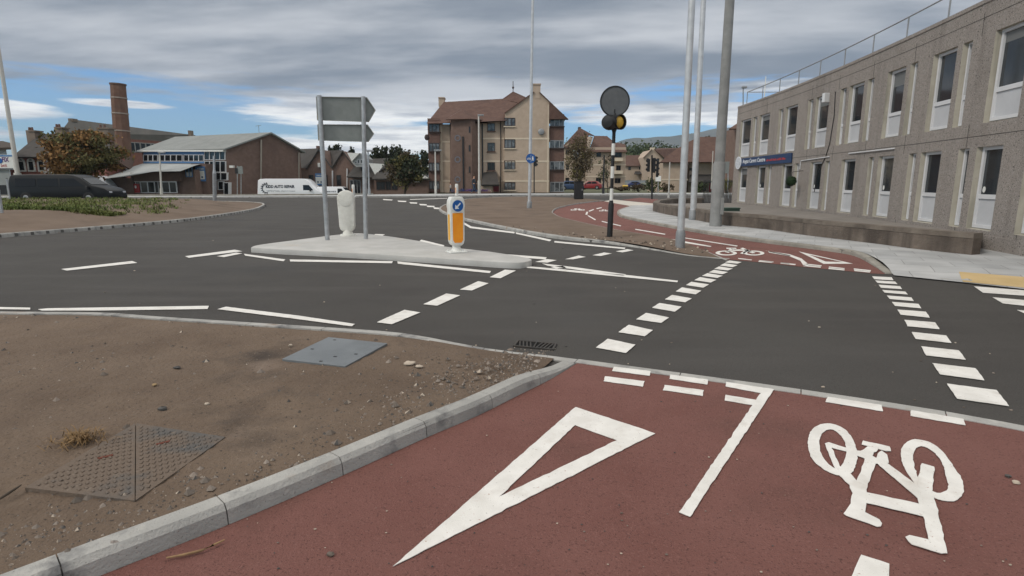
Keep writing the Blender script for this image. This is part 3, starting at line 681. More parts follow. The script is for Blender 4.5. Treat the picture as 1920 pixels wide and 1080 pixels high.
rock('stone', 1905, 905, .020, m_pale, 'broken grey chip on the red track at the right edge', dz=.01, squash=.4)
rock('stone', 1890, 893, .016, m_dark, 'dark chip on the red track at the right edge', dz=.01, squash=.4)

def litter():
    pts = [G(*p, .02) for p in ((312, 1046), (345, 1040), (378, 1032), (400, 1022), (421, 1012))]
    tag(MB().tube(pts, [.004, .006, .006, .005, .003], 7).build('twig', mat('twig_tan', (.34, .22, .11), .9, (.24, .15, .08), sc=20), smooth=True), 'thin tan twig lying on the red track beside the kerb', 'twig')
    pts = [G(*p, .105) for p in ((0, 935), (14, 926), (28, 917), (40, 909))]
    tag(MB().tube(pts, [.006, .007, .006, .003], 7).build('twig', m_bark, smooth=True), 'dark bent stick on the soil at the left edge', 'twig')
    mb = MB(); c = G(152, 828, .09)
    for i in range(220):
        a = random.uniform(0, 6.28); r = random.gauss(0, .07); p = c + Vector((r * math.cos(a) * 1.3, r * math.sin(a), 0)); b = random.uniform(0, 6.28); l = random.uniform(.04, .11)
        q = p + Vector((math.cos(b) * l, math.sin(b) * l, random.uniform(.0, .06))); w = Vector((-math.sin(b), math.cos(b), 0)) * .0022
        mb.add([p - w, p + w, (p + q) / 2 + w + Vector((0, 0, .025)), q, (p + q) / 2 - w + Vector((0, 0, .025))], [(0, 1, 2, 3, 4)])
    tag(mb.build('straw_tuft', mat('dry_straw', (.26, .165, .075), .9, (.18, .11, .05), sc=12, island=.35)), 'tuft of dry tan straw on the soil above the iron cover', 'straw')
litter()

def pebbles():
    vp = [tuple(p) for p in resample(verge_poly, .4, True)]
    mb = MB(); n = 0
    while n < 2900:
        if random.random() < .62:
            y = random.uniform(.8, 9) ** 1.0; x = random.uniform(-9, 1)
        else:
            i = random.randrange(len(tk) // 2, len(tk)); q = tk_in[random.randrange(6, len(tk_in) - 2)]; x, y = q.x - abs(random.gauss(0, .35)), q.y + random.gauss(0, .2)
        if not inside((x, y), vp): continue
        if noise.noise(Vector((x * .8, y * .8, 5))) < random.uniform(-.6, .35): continue
        d = math.hypot(x, y); r = min(.030, random.paretovariate(2.6) * .0042 * (1 + .10 * d)); n += 1
        v = Vector((x, y, 0)); z = .084 + noise.noise(v * 1.1) * .020 + noise.noise(v * 4.3) * .010 + noise.noise(v * 13) * .006
        o = len(mb.v); k = 5; h = r * random.uniform(.5, 1)
        a0 = random.random() * 6
        for j in range(k):
            a = a0 + j * 6.283 / k; rr = r * random.uniform(.7, 1.2); mb.v.append((x + rr * math.cos(a), y + rr * math.sin(a), z - .004 + h * .2))
        mb.v.append((x + random.uniform(-.3, .3) * r, y + random.uniform(-.3, .3) * r, z + h))
        for j in range(k): mb.f.append([o + j, o + (j + 1) % k, o + k]); mb.mi.append(0 if random.random() < .8 else (1 if random.random() < .3 else 2))
    struct(mb.build('gravel', [m_stoneg, m_pale, m_dark]), 'stuff')
    mb = MB(); cp = [tuple(p) for p in cvf + edg + cvb]; n = 0
    while n < 170:                                           # rubble along the median kerb by the beacon
        u = random.random(); i = int(random.uniform(.45, .98) * (len(cvf) - 1)); q = cvf[i]; x, y = q.x + random.gauss(0, .5), q.y + abs(random.gauss(0, .5)) + .2
        if not inside((x, y), cp): n += 1; continue
        r = random.uniform(.012, .035); n += 1; mb.blob((x, y, HT(y) + .095), (r, r, r * .7), 5, 3, random.choice((0, 0, 1)), .25)
    struct(mb.build('rubble', [m_stoneg, m_pale]), 'stuff')
pebbles()

def grass():
    mb = MB(); me = RBO.data; pts = [tuple(p) for p in rb_in]
    n = 0
    from mathutils.bvhtree import BVHTree
    bv = BVHTree.FromPolygons([v.co for v in me.vertices], [p.vertices for p in me.polygons])
    tries = 0
    while n < 4200 and tries < 60000:
        tries += 1
        px = random.uniform(-260, 400); py = random.uniform(372, 416)
        p = G(px, py, .45 * ss(416, 390, py) + .08)
        if not inside((p.x, p.y), pts): continue
        d = edge_dist((p.x, p.y), rbw)
        lim = 2.1 + .9 * noise.noise(Vector((p.x * .5, p.y * .5, 1)))
        if d < lim or px > 330 + 50 * noise.noise(Vector((p.y, 0, 0))): continue
        if noise.noise(Vector((p.x * .9, p.y * .55, 7))) < random.uniform(-.55, .15): continue
        h = bv.ray_cast(Vector((p.x, p.y, 5)), Vector((0, 0, -1)))
        if h[0] is None: continue
        n += 1
        for k in range(7):
            a = random.uniform(0, 6.28); l = random.uniform(.07, .20); b = h[0] + Vector((random.gauss(0, .07), random.gauss(0, .07), -.01))
            w = Vector((-math.sin(a), math.cos(a), 0)) * random.uniform(.008, .02); tip = b + Vector((math.cos(a) * l * .6, math.sin(a) * l * .6, l * .7))
            mb.add([b - w, b + w, tip + w * .6, tip - w * .6], [(0, 1, 2, 3)], 0)
    struct(mb.build('grass', m_grassb), 'stuff')
grass()
def grit():
    mb = MB(); random.seed(11)
    for _ in range(90):
        px, py = random.uniform(60, 1900), 440 + 330 * random.random() ** .8; p = G(px, py, .003)
        if p.length > 22: continue
        r = random.uniform(.004, .009) * (1 + p.length * .04); mb.blob(p, (r * random.uniform(.8, 1.8), r, r * .6), 6, 4, random.choice((0, 0, 1, 2)), .2)
    for _ in range(150):
        px, py = random.uniform(300, 1910), random.uniform(740, 1075); p = G(px, py, .010)
        if not inside((p.x, p.y), [tuple(q) for q in near]): continue
        r = random.uniform(.002, .005); mb.blob(p, (r * random.uniform(.8, 1.6), r, r * .6), 6, 4, random.choice((0, 1, 2, 2)), .2)
    struct(mb.build('loose_grit', [m_pale, m_stoneg, m_dark]), 'stuff')
grit()

# ------------------------------------------------------------------ street furniture on the island
def island():
    Y1, Y2 = G(614, 450, .12).y, G(686, 448, .12).y
    b1, b2 = G(614, 450, .12), G(686, 448, .12); t1, t2 = AT(598.5, 179, Y1), AT(681, 181, Y2)
    r = thing('direction_sign', 'two arrow ended grey sign boards seen from behind on twin posts on the island', 'road sign', ((b1 + b2) / 2))
    for b, t in ((b1, t1), (b2, t2)):
        MB().tube([b - Vector((0, 0, .05)), t], .057, 16).build('post', m_galv, r, smooth=True)
    ys = lambda px: Y1 + .075 + (Y2 - Y1) * (px - 606) / 77
    for poly in ([(592.4, 181.2), (688, 182.5), (704.5, 207), (692, 229), (594.4, 225.6)], [(595, 233.2), (689.5, 233.6), (701.5, 251), (691, 266.3), (596.5, 263.5)]):
        pts = [AT(x, y, ys(x)) for x, y in poly]
        nrm = (pts[1] - pts[0]).cross(pts[-1] - pts[0]).normalized()
        if nrm.y < 0: nrm = -nrm
        c = sum(pts, Vector()) / 5
        bd = MB().prism(pts, nrm * .012).build('sign_board', m_signback, r)
        mb = MB(); n = 5
        for i in range(n):                                   # folded edge channel
            a, b = pts[i], pts[(i + 1) % n]; ia, ib = a + (c - a) * .045, b + (c - b) * .045
            mb.prism([a, b, ib, ia], -nrm * .028)
        mb.build('edge_channel', mat('sign_rim', (.30, .295, .265), .5, metal=.2), bd)
        q = pts[4].lerp(pts[0], .12) + (pts[1] - pts[0]) * .05
        MB().box(-.035, .035, -.02, .02, -.045, .045, 0, Matrix.Translation(q - nrm * .03)).build('clamp', mat('clamp_yellow', (.60, .53, .36), .5), bd)
    # white bollard seen from behind
    def outline(w0, w1, z0, z1, zt, top_round):
        pts = [(-w0 * .62, z0), (w0 * .62, z0)]
        pts += [(w1 * .96, z0 + (z1 - z0) * .06 + w1 * .35), (w1, z1)]
        return pts
    b = G(652.5, 442, .12); s = 1.0
    r = thing('bollard', 'plain white back of a round topped traffic bollard behind the sign posts', 'bollard', b)
    w = .232; zt = 1.24
    body = [(-.13, .13), (.13, .13), (.185, .19), (.205, .27)] + [(w * math.cos(a), zt - w + w * math.sin(a)) for a in [math.pi * k / 16 for k in range(-1, 18)]] + [(-.205, .27), (-.185, .19)]
    M = Matrix.Translation(b) @ Matrix.Rotation(R(4), 4, 'Z')
    MB().prism([(x, -.10, z) for x, z in body], (0, .2, 0)).xf(M).build('body', m_bollwhite, r, bevel=.03, smooth=True)
    MB().prism([(.20 * math.cos(a), -.115, zt - w + .20 * math.sin(a)) for a in [2 * math.pi * k / 28 for k in range(28)]], (0, .03, 0)).xf(M).build('disc_back', m_bollwhite, r, bevel=.008, smooth=True)
    MB().tube([(0, 0, .03), (0, 0, .17)], [.15, .105], 20).xf(M).build('neck', m_bollwhite, r, smooth=True)
    MB().tube([(0, 0, 0), (0, 0, .045)], [.21, .20], 24).xf(M).build('base_plate', m_bollwhite, r, smooth=True)
    # keep-left bollard
    b = G(856, 473.5, .12)
    r = thing('bollard', 'white bollard with orange panels and a blue arrow disc on the tip of the island', 'bollard', b)
    M = Matrix.Translation(b) @ Matrix.Rotation(R(27), 4, 'Z')
    hw, hd = .158, .105
    body = [(-.085, .15), (.085, .15), (.13, .19), (hw - .006, .26), (hw, .90), (hw + .012, .98), (hw, 1.08), (.12, 1.16), (-.12, 1.16), (-hw, 1.08), (-hw - .012, .98), (-hw, .90), (-hw + .006, .26), (-.13, .19)]
    MB().prism([(x, -hd, z) for x, z in body], (0, 2 * hd, 0)).xf(M).build('body', m_white, r, bevel=.02, smooth=True)
    def panel(nm, pts, y, m, par=r, t=.006):
        return MB().prism([(x, y, z) for x, z in pts], (0, t, 0)).xf(M).build(nm, m, par)
    panel('orange_panel', [(-.075, .215), (.075, .215), (.112, .27), (.116, .83), (-.116, .83), (-.112, .27)], -hd - .004, m_orange)
    pts = [(-hw - .004, y, z) for y, z in ((-.052, .27), (.040, .27), (.040, .80), (-.052, .80))]
    MB().prism(pts, (.006, 0, 0)).xf(M).build('side_panel', m_yellowp, r)
    circ = lambda rr, n=32, cz=.975: [(rr * math.cos(2 * math.pi * k / n), cz + rr * math.sin(2 * math.pi * k / n)) for k in range(n)]
    panel('disc_surround', circ(.140), -hd - .016, m_white, t=.02)
    d = panel('arrow_disc', circ(.118), -hd - .020, m_bluesign)
    c_, s_ = math.cos(R(225)), math.sin(R(225))
    arrow = [(-.078, .014), (.026, .014), (.026, .052), (.086, 0), (.026, -.052), (.026, -.014), (-.078, -.014)]
    sh = MB().prism([(x * c_ - y * s_, -hd - .023, .975 + x * s_ + y * c_) for x, y in [arrow[i] for i in (0, 1, 5, 6)]], (0, .005, 0))
    sh.prism([(x * c_ - y * s_, -hd - .023, .975 + x * s_ + y * c_) for x, y in [(.02, .058), (.09, 0), (.02, -.058)]], (0, .0045, 0)).xf(M).build('arrow', mat('sign_white', (.72, .73, .74), .4), d)
    MB().tube([(0, 0, .03), (0, 0, .10), (0, 0, .18)], [.135, .085, .088], 20).xf(M).build('neck', m_white, r, smooth=True)
    MB().box(-.19, .19, -.15, .15, 0, .035).xf(M).build('base_plate', m_white, r, bevel=.008)
    mb = MB()
    for x in (-.15, .15):
        for y in (-.11, .11): MB().tube([(x, y, .03), (x, y, .062)], .018, 8).xf(M).build('bolt', m_white, r)
island()

def beacon():
    b = G(1143, 443.5, .085); Y = b.y; top = AT(1153, 205, Y)
    r = thing('belisha_beacon', 'striped black and white beacon pole with amber lamp under a grey disc', 'beacon', b)
    ax = lambda py: b.lerp(AT(1143 + 10 * (443 - py) / 238, py, Y), 1.0)
    p = lambda py: AT(1143.5 + 8.5 * (443.5 - py) / 215, py, Y)
    MB().tube([b - Vector((0, 0, .1)), p(384), p(380), p(376)], [.080, .076, .06, .052], 16).build('base_sleeve', m_black, r, smooth=True)
    bands = [376, 353.5, 333.5, 312, 290, 269, 252]; cols = [1, 0, 1, 0, 1, 0]
    k = [p(377)]
    pw, pb = MB(), MB()
    ys = [376, 353.5, 334, 312, 291, 269, 246]
    ps = pb.tube([p(376), p(246)], .046, 14).build('pole', m_black, r, smooth=True)
    for i in (0, 2, 4): MB().tube([p(ys[i]), p(ys[i + 1])], .0485, 14).build('white_band', m_white, ps, smooth=True)
    MB().tube([p(248), p(240), p(236), p(212)], [.048, .085, .10, .03], 14).build('lamp_bracket', m_black, r, smooth=True)
    # round board
    c = AT(1153, 190, Y - .02); rad = 26.5 * Y / FPX * .985
    ci = lambda rr, y, n=40: [(c.x + rr * math.cos(2 * math.pi * q / n), y, c.z + rr * math.sin(2 * math.pi * q / n)) for q in range(n)]
    bd = MB().prism(ci(rad, c.y), (0, .02, 0)).build('round_board', m_signback2, r)
    o, i_ = ci(rad + .012, c.y - .012), ci(rad - .022, c.y - .012); mb = MB()
    for q in range(40): mb.prism([o[q], o[(q + 1) % 40], i_[(q + 1) % 40], i_[q]], (0, .04, 0))
    mb.build('rim', m_black, bd)
    MB().tube([p(236), AT(1152, 212, Y), AT(1152.5, 205, Y)], .028, 10).build('board_stem', m_black, r, smooth=True)
    # amber lamps in black hoods, one turned away, one towards the right
    for px, yaw, nm in ((1141, -58, 'l'), (1160, 34, 'r')):
        c = AT(px, 229, Y - (.03 if px > 1150 else .13)); M = Matrix.Translation(c) @ Matrix.Rotation(R(yaw if nm == 'r' else 150), 4, 'Z')
        prof = [(-.02, .0), (.16, .0), (.205, .03), (.215, .08), (.215, .13), (.195, .15), (.18, .11), (.0, .09)]
        h = MB(); n = 28; rings = [(.03, .13), (.15, .11), (.195, .02), (.205, -.09), (.188, -.10), (.178, .0)]
        for rr, yy in rings:
            h.v += [(rr * math.cos(2 * math.pi * q / n), yy, rr * math.sin(2 * math.pi * q / n)) for q in range(n)]
        for k_ in range(len(rings) - 1):
            for q in range(n): h.f.append([k_ * n + q, k_ * n + (q + 1) % n, (k_ + 1) * n + (q + 1) % n, (k_ + 1) * n + q]); h.mi.append(0)
        h.f.append(list(range(n))); h.mi.append(0)
        hd_ = h.xf(M).build('lamp_hood', m_black, r, smooth=True)
        MB().blob((0, .01, 0), (.17, .10, .17), 20, 12).xf(M).build('amber_lens', m_amber, hd_, smooth=True)
beacon()

def lean_pole(px0, py0, px1, py1, dz=.09, zmax=13.5):
    b = G(px0, py0, dz); t = AT(px1, py1, b.y); d = t - b; f = (zmax - b.z) / d.z
    return b, b + d * max(1, f)
def lantern(r, t, yaw):
    M = Matrix.Translation(t) @ Matrix.Rotation(R(yaw), 4, 'Z')
    MB().tube([(0, 0, -.1), (0, 0, .1), (.1, 0, .16), (.5, 0, .2)], .035, 8).xf(M).build('arm', m_galv, r, smooth=True)
    MB().box(.4, 1.0, -.14, .14, .15, .25).xf(M).build('lantern', m_galvd, r, bevel=.03)
def column(px0, py0, px1, py1, label, r0, r1, hb, rb, dz=.09, m=m_galv, sides=16, door=False, name='lamp_column', mb_=None):
    b, t = lean_pole(px0, py0, px1, py1, dz)
    r = thing(name, label, 'lamp post', b, 'street lamp columns'); d = (t - b)
    q = b + d * (hb / d.z)
    MB().tube([b - Vector((0, 0, .1)), b, q - d * .006, q], [rb, rb, rb, r0 * 1.04], sides).build('base_section', mb_ or m_galvd, r, smooth=sides > 8)
    MB().tube([q - d * .005, t], [r0, r1], sides).build('shaft', m, r, smooth=sides > 8)
    lantern(r, t, 100)
    if door:
        p = b + d * (.68 / d.z); MB().box(.0, .10, -rb - .05, -rb + .06, -.28, .28, 0, Matrix.Translation(p + Vector((.06, 0, 0)))).build('door_box', m, r, bevel=.012)
    return r
column(1275, 461, 1297.5, 0, 'shiny silver lamp column standing in the dirt at the corner of the red track', .085, .055, .38, .112, m=m_silver)
column(1299, 412, 1319, 0, 'slim silver lamp column behind the other two, close against the low wall', .125, .075, .40, .16, dz=.1, m=m_silver)
column(1341.5, 424, 1368.5, 0, 'thick dull grey concrete column with a box on its foot', .165, .12, 2.15, .20, dz=.1, m=m_conc, sides=10, door=True, mb_=m_conc)
r = column(992.5, 390, 999, 0, 'tall thin silver lamp column carrying a round blue sign on the dirt verge', .10, .065, .42, .145, m=m_silver)
Yc = G(992.5, 390, .09).y
c = AT(995.2, 297, Yc - .16); rad = 8.6 * Yc / FPX
sg = thing('cycle_sign', 'small round blue sign with white cycle marks on the tall thin lamp column', 'road sign', c)
MB().prism([(c.x + rad * math.cos(2 * math.pi * k / 28), c.y, c.z + rad * math.sin(2 * math.pi * k / 28)) for k in range(28)], (0, .015, 0)).build('disc', m_bluesign, sg)
mb = MB()
def rg(mb, cx, cz, r0, r1, y, n=14):
    for k in range(n):
        a, b = 2 * math.pi * k / n, 2 * math.pi * (k + 1) / n
        mb.prism([(cx + r0 * math.cos(a), y, cz + r0 * math.sin(a)), (cx + r0 * math.cos(b), y, cz + r0 * math.sin(b)), (cx + r1 * math.cos(b), y, cz + r1 * math.sin(b)), (cx + r1 * math.cos(a), y, cz + r1 * math.sin(a))], (0, .004, 0))
yy = c.y - .005
rg(mb, c.x - rad * .62, c.z - rad * .12, rad * .17, rad * .10, yy); rg(mb, c.x - rad * .18, c.z - rad * .12, rad * .17, rad * .10, yy)
mb.box(c.x - rad * .62, c.x - rad * .2, yy - .001, yy + .003, c.z + rad * .04, c.z + rad * .13)
mb.build('cycle_emblem', m_white, sg)
mb = MB(); mb.box(c.x + .002, c.x + rad * .05, yy, yy + .004, c.z - rad * .8, c.z + rad * .8)
mb.blob((c.x + rad * .42, yy + .004, c.z + rad * .38), (rad * .1, .006, rad * .1), 8, 5); mb.prism([(c.x + rad * .28, yy, c.z + rad * .26), (c.x + rad * .56, yy, c.z + rad * .26), (c.x + rad * .62, yy, c.z - rad * .5), (c.x + rad * .5, yy, c.z - rad * .5), (c.x + rad * .42, yy, c.z - rad * .1), (c.x + rad * .34, yy, c.z - rad * .5), (c.x + rad * .22, yy, c.z - rad * .5)], (0, .003, 0))
mb.build('walker_emblem', m_white, sg)
#BUILDINGS
# ------------------------------------------------------------------ curved concrete office block on the right
FA, FB, FC = -4.4487e-3, .2974976, 7.54598
fx = lambda Y: FA * Y * Y + FB * Y + FC
def fac(Y, z, out=0.0):                                      # a point on the facade; out = metres in front of the wall
    d = 2 * FA * Y + FB; n = Vector((-1, d, 0)).normalized()
    return Vector((fx(Y), Y, z)) + n * out
def office():
    Y0, Y1, ZT = 3.2, 32.9, 5.66
    root = thing('office_building', 'curved two storey pebble dashed office block with rows of tall white windows', 'building', (fx(18), 18, 0))
    up = [(32.34, 30.9), (30.62, 30.1), (29.82, 28.5), (27.46, 26.96), (26.72, 25.42), (24.4, 23.92), (23.69, 22.5), (21.6, 21.14), (20.92, 19.86), (19.62, 19.2), (18.36, 17.33), (17.1, 16.72), (15.96, 14.92), (14.7, 14.32), (13.5, 12.35), (12.1, 11.7), (11.0, 9.9), (9.7, 9.3), (8.4, 7.3)]
    lo = [(32.1, 30.94), (29.63, 28.55), (28.28, 27.8), (26.56, 25.46), (25.2, 24.72), (23.65, 22.6), (22.3, 21.9), (20.94, 19.9), (19.0, 18.64), (18.36, 17.42), (16.6, 16.22), (15.98, 15.02), (14.28, 13.86), (13.58, 12.66), (11.9, 11.5), (11.1, 10.1), (9.4, 9.0), (8.6, 7.6)]
    rows = [(lo, .50, 2.37, 1.25), (up, 2.9, 4.88, 3.6)]
    D = .14
    ys = {Y0, Y1}
    for ops, *_ in rows:
        for a, b in ops: ys |= {a, b}
    y = Y0
    while y < Y1: ys.add(y); y += .8
    ys = sorted(ys)
    zs = [-.25, .44, .50, 2.37, 2.84, 2.9, 4.88, 5.4, ZT]
    wall, rev = MB(), MB()
    for i in range(len(ys) - 1):
        a, b = ys[i], ys[i + 1]; mid = (a + b) / 2
        for j in range(len(zs) - 1):
            z0, z1 = zs[j], zs[j + 1]; zm = (z0 + z1) / 2
            if any(r[1] < zm < r[2] and any(o[1] < mid < o[0] for o in r[0]) for r in rows): continue
            wall.poly([fac(a, z0), fac(b, z0), fac(b, z1), fac(a, z1)])
    # plinth course, a fine band joint, the coping and the other sides
    for i in range(len(ys) - 1):
        a, b = ys[i], ys[i + 1]
        for z0, z1, o_ in ((-.25, .40, .035), (5.60, 5.69, .022)):
            p = [fac(a, z0, o_), fac(b, z0, o_), fac(b, z1, o_), fac(a, z1, o_)]; q = [fac(a, z0, -.02), fac(b, z0, -.02), fac(b, z1, -.02), fac(a, z1, -.02)]
            wall.add(p + q, [(0, 1, 2, 3), (3, 2, 6, 7), (0, 4, 5, 1)], 0)
        wall.poly([fac(a, ZT), fac(b, ZT), fac(b, ZT, -9), fac(a, ZT, -9)])
    for Y in (Y0, Y1):
        wall.poly([fac(Y, -.25), fac(Y, ZT), fac(Y, ZT, -9), fac(Y, -.25, -9)])
    wall.poly([fac(Y0, -.25, -9), fac(Y0, ZT, -9), fac(Y1, ZT, -9), fac(Y1, -.25, -9)])
    w_ = wall.build('wall', m_pebble, root)
    for ops, z0, z1, zs_ in rows:
        for a, b in ops:                                     # reveals lining each opening
            wide = a - b > .7
            for q in ([fac(a, z0), fac(a, z1), fac(a - .06, z1, -D), fac(a - .06, z0, -D)], [fac(b, z0), fac(b, z1), fac(b + .06, z1, -D), fac(b + .06, z0, -D)],
                      [fac(a, z1), fac(b, z1), fac(b + .06, z1, -D), fac(a - .06, z1, -D)], [fac(a, z0), fac(b, z0), fac(b + .06, z0 + .03, -D), fac(a - .06, z0 + .03, -D)]):
                rev.poly(q)
            rev.poly([fac(a, z0, -D - .12), fac(b, z0, -D - .12), fac(b, z1, -D - .12), fac(a, z1, -D - .12)])
    rev.build('reveals', m_reveal, root)
    def bar(mb, ya, yb, z0, z1, o0, o1):
        p = [fac(ya, z0, o1), fac(yb, z0, o1), fac(yb, z1, o1), fac(ya, z1, o1)]; q = [fac(ya, z0, o0), fac(yb, z0, o0), fac(yb, z1, o0), fac(ya, z1, o0)]
        mb.add(p + q, [(0, 1, 2, 3), (7, 6, 5, 4), (0, 4, 5, 1), (1, 5, 6, 2), (2, 6, 7, 3), (3, 7, 4, 0)])
    blind = mat('window_blind', (.16, .165, .165), .8)
    k = 0
    for ri, (ops, z0, z1, zp) in enumerate(rows):
        for a, b in ops:
            k += 1; A, B = a - .065, b + .065; wide = a - b > .7; f = .075 if wide else .05
            mb = MB(); zb = z0 + .035
            bar(mb, A, A - f, zb, z1, -D - .06, -D + .05); bar(mb, B + f, B, zb, z1, -D - .06, -D + .05)
            bar(mb, A - f, B + f, z1 - f, z1 - .002, -D - .06, -D + .05); bar(mb, A - f, B + f, zb, zb + f, -D - .06, -D + .05)
            bar(mb, A - f, B + f, zp - .05, zp + .05, -D - .055, -D + .045)
            wn = mb.build('window', m_upvc, root)
            g = MB(); bar(g, A - f, B + f, zp + .05, z1 - f, -D - .03, -D + .0); g.build('pane', m_glass if (k * 7) % 5 else m_paneh, wn)
            if wide and (k * 5) % 4 == 1: g = MB(); bar(g, A - f - .01, B + f + .01, z1 - f - (.22 + .09 * (k % 3)), z1 - f, -D + .0005, -D + .003); g.build('blind', blind, wn)
            g = MB(); bar(g, A - f, B + f, zb + f, zp - .05, -D - .03, -D + .012); g.build('panel', m_panel, wn)
            if wide and ri == 0 and k in (2, 6, 9, 10, 14):   # little round stickers in the corner of some panes
                c = fac(A - f - .10, zp + .16, -D + .004); n = (fac(A, 0, 1) - fac(A, 0)).normalized(); t = Vector((n.y, -n.x, 0)); 
                MB().prism([c + t * .055 * math.cos(q * .45) + Vector((0, 0, .07 * math.sin(q * .45))) for q in range(14)], n * .004).build('sticker', m_white, wn)
    # joints between the wall panels
    for Y in (28.9, 24.1, 21.75, 19.3, 16.9, 14.0, 11.8):
        for z0, z1 in ((.40, .5), (2.37, 2.9), (4.88, 5.4)): jm = MB(); bar(jm, Y + .008, Y - .008, z0, z1, -.01, .0035); jm.build('panel_joint', mat('joint_dark', (.06, .055, .05), .95), root)
    for z in (2.62, 5.28):
        jm = MB(); y = Y0
        while y < Y1 - .5: bar(jm, y + .5, y, z - .007, z + .007, -.01, .0032); y += .5
        jm.build('panel_joint', mat('joint_dark', (.06, .055, .05), .95), root, merge=True)
    # roof rail
    rr = MB(); st = [fac(Y, 6.42, -.35) for Y in [Y1 - .3 - i * .5 for i in range(58)]]
    rr.tube(st, .022, 8)
    rr.tube([fac(Y1 - .3, 6.42, -.35), fac(Y1 - .3, 6.42, -2.6)], .02, 8)
    rl_ = rr.build('roof_rail', m_galvd, root, smooth=True)
    Y = Y1 - .3
    while Y > Y0:
        MB().tube([fac(Y, ZT - .02, -.35), fac(Y, 6.42, -.35)], .022, 8).build('rail_post', m_galvd, rl_); Y -= 2.05
    MB().tube([fac(32.4, ZT, -1.2), fac(32.4, 7.2, -1.2)], .025, 8).build('aerial', m_white, root)
    # cables and pipes fixed to the wall
    mb = MB(); mb.tube([fac(22.0, 4.86, .02), fac(21.9, 4.0, .02), fac(22.05, 3.0, .02), fac(22.3, 2.5, .02), fac(22.9, 1.9, .02), fac(23.0, 1.2, .02)], .014, 6)
    mb.build('cable', m_black, root)
    mb = MB(); mb.tube([fac(24.6, 2.12, .02), fac(24.55, 2.46, .03), fac(21.95, 2.52, .03)], .02, 6); mb.tube([fac(20.4, 2.56, .03), fac(17.4, 2.56, .03)], .022, 6)
    mb.build('conduit', m_upvc, root)
    b = MB().box(-.12, .12, -.08, .08, -.17, .17, 0, Matrix.Translation(fac(22.55, 4.72, .10)) @ Matrix.Rotation(R(8), 4, 'Z'))
    a = b.build('alarm_box', mat('alarm_white', (.7, .71, .72), .4), None, bevel=.02)
    tag(a, 'small white alarm box high on the pebble dashed wall', 'alarm box')
    # blue name board with a white round emblem
    a, b = fac(32.35, 0, .07), fac(25.5, 0, .07); c = fac(29, 2.6, .05)
    t = thing('name_board', 'long navy board with white lettering and round emblem under the upper windows', 'sign', c)
    u = (b - a).normalized(); n = Vector((-u.y, u.x, 0)); n = -n if n.x > 0 else n
    za, zb = 2.42, 2.84
    # the facade bends slightly: keep the board clear of it
    off_ = .0
    pa, pb = a + n * off_, b + n * off_
    MB().prism([pa + Vector((0, 0, za)), pb + Vector((0, 0, za)), pb + Vector((0, 0, zb)), pa + Vector((0, 0, zb))], -n * .05).build('board', m_navy, t)
    L_ = (pb - pa).length
    tm, w = text_mesh('Angus Carers Centre', .27, .022, 1.0)
    sx = 3.05 / w
    for i, v in enumerate(tm.v): tm.v[i] = (v[0] * sx, v[1], v[2])
    tm.xf(frame_matrix(pa + u * .95 + n * .008 + Vector((0, 0, za + .09)), u)).build('lettering', mat('letter_white', (.75, .77, .8), .5), t)
    mb = MB(); x = 4.15; random.seed(3)
    while x < 6.3:
        l = random.uniform(.06, .12); mb.box(x, x + l, .15, .15 + random.choice((.07, .10)), -.002, .002); x += l + random.choice((.03, .03, .09))
    mb.xf(frame_matrix(pa + n * .006 + Vector((0, 0, za)), u)).build('red_lettering', m_redtext, t)
    cc = pa + u * .32 + n * .03 + Vector((0, 0, (za + zb) / 2 - .01)); ring_ = [cc + u * .44 * math.cos(q * .2244) + Vector((0, 0, .34 * math.sin(q * .2244))) for q in range(28)]
    MB().prism(ring_, -n * .03).build('emblem', mat('emblem_white', (.66, .68, .71), .5), t)
    mb = MB(); Mx = frame_matrix(cc + n * .006, u)
    rg2 = []
    for r_ in (.11, .19, .27):
        for q in range(20):
            if (q + int(r_ * 100)) % 4 == 0: continue
            a_, b_ = q * .314, q * .314 + .314; mb.add([(r_ * 1.25 * math.cos(a_), r_ * math.sin(a_), 0), (r_ * 1.25 * math.cos(b_), r_ * math.sin(b_), 0), ((r_ - .025) * 1.25 * math.cos(b_), (r_ - .025) * math.sin(b_), 0), ((r_ - .025) * 1.25 * math.cos(a_), (r_ - .025) * math.sin(a_), 0)], [(0, 1, 2, 3)])
    mb.xf(Mx).build('emblem_lines', mat('emblem_grey', (.36, .40, .46), .5), t)
    # clipped ball hanging by a window
    c = fac(24.3, 1.62, .45); mb = MB()
    for i in range(700):
        v = Vector((random.gauss(0, 1), random.gauss(0, 1), random.gauss(0, 1))).normalized() * .21 * random.uniform(.86, 1.05); p = c + v
        a_ = v.orthogonal().normalized() * .028; b_ = v.cross(a_).normalized() * .018; mb.add([p - a_, p + b_ + v * .05, p + a_, p - b_], [(0, 1, 2, 3)])
    bt = thing('topiary_ball', 'dark green clipped leafy ball hanging by a lower window', 'plant', c)
    mb.build('foliage', mat('box_leaf', (.022, .045, .018), .9, island=.5), bt)
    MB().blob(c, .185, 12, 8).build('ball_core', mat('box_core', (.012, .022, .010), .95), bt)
    MB().tube([c + Vector((0, 0, .2)), fac(24.3, 2.0, .42), fac(24.3, 2.05, .0)], .012, 6).build('bracket', m_black, bt)
office()

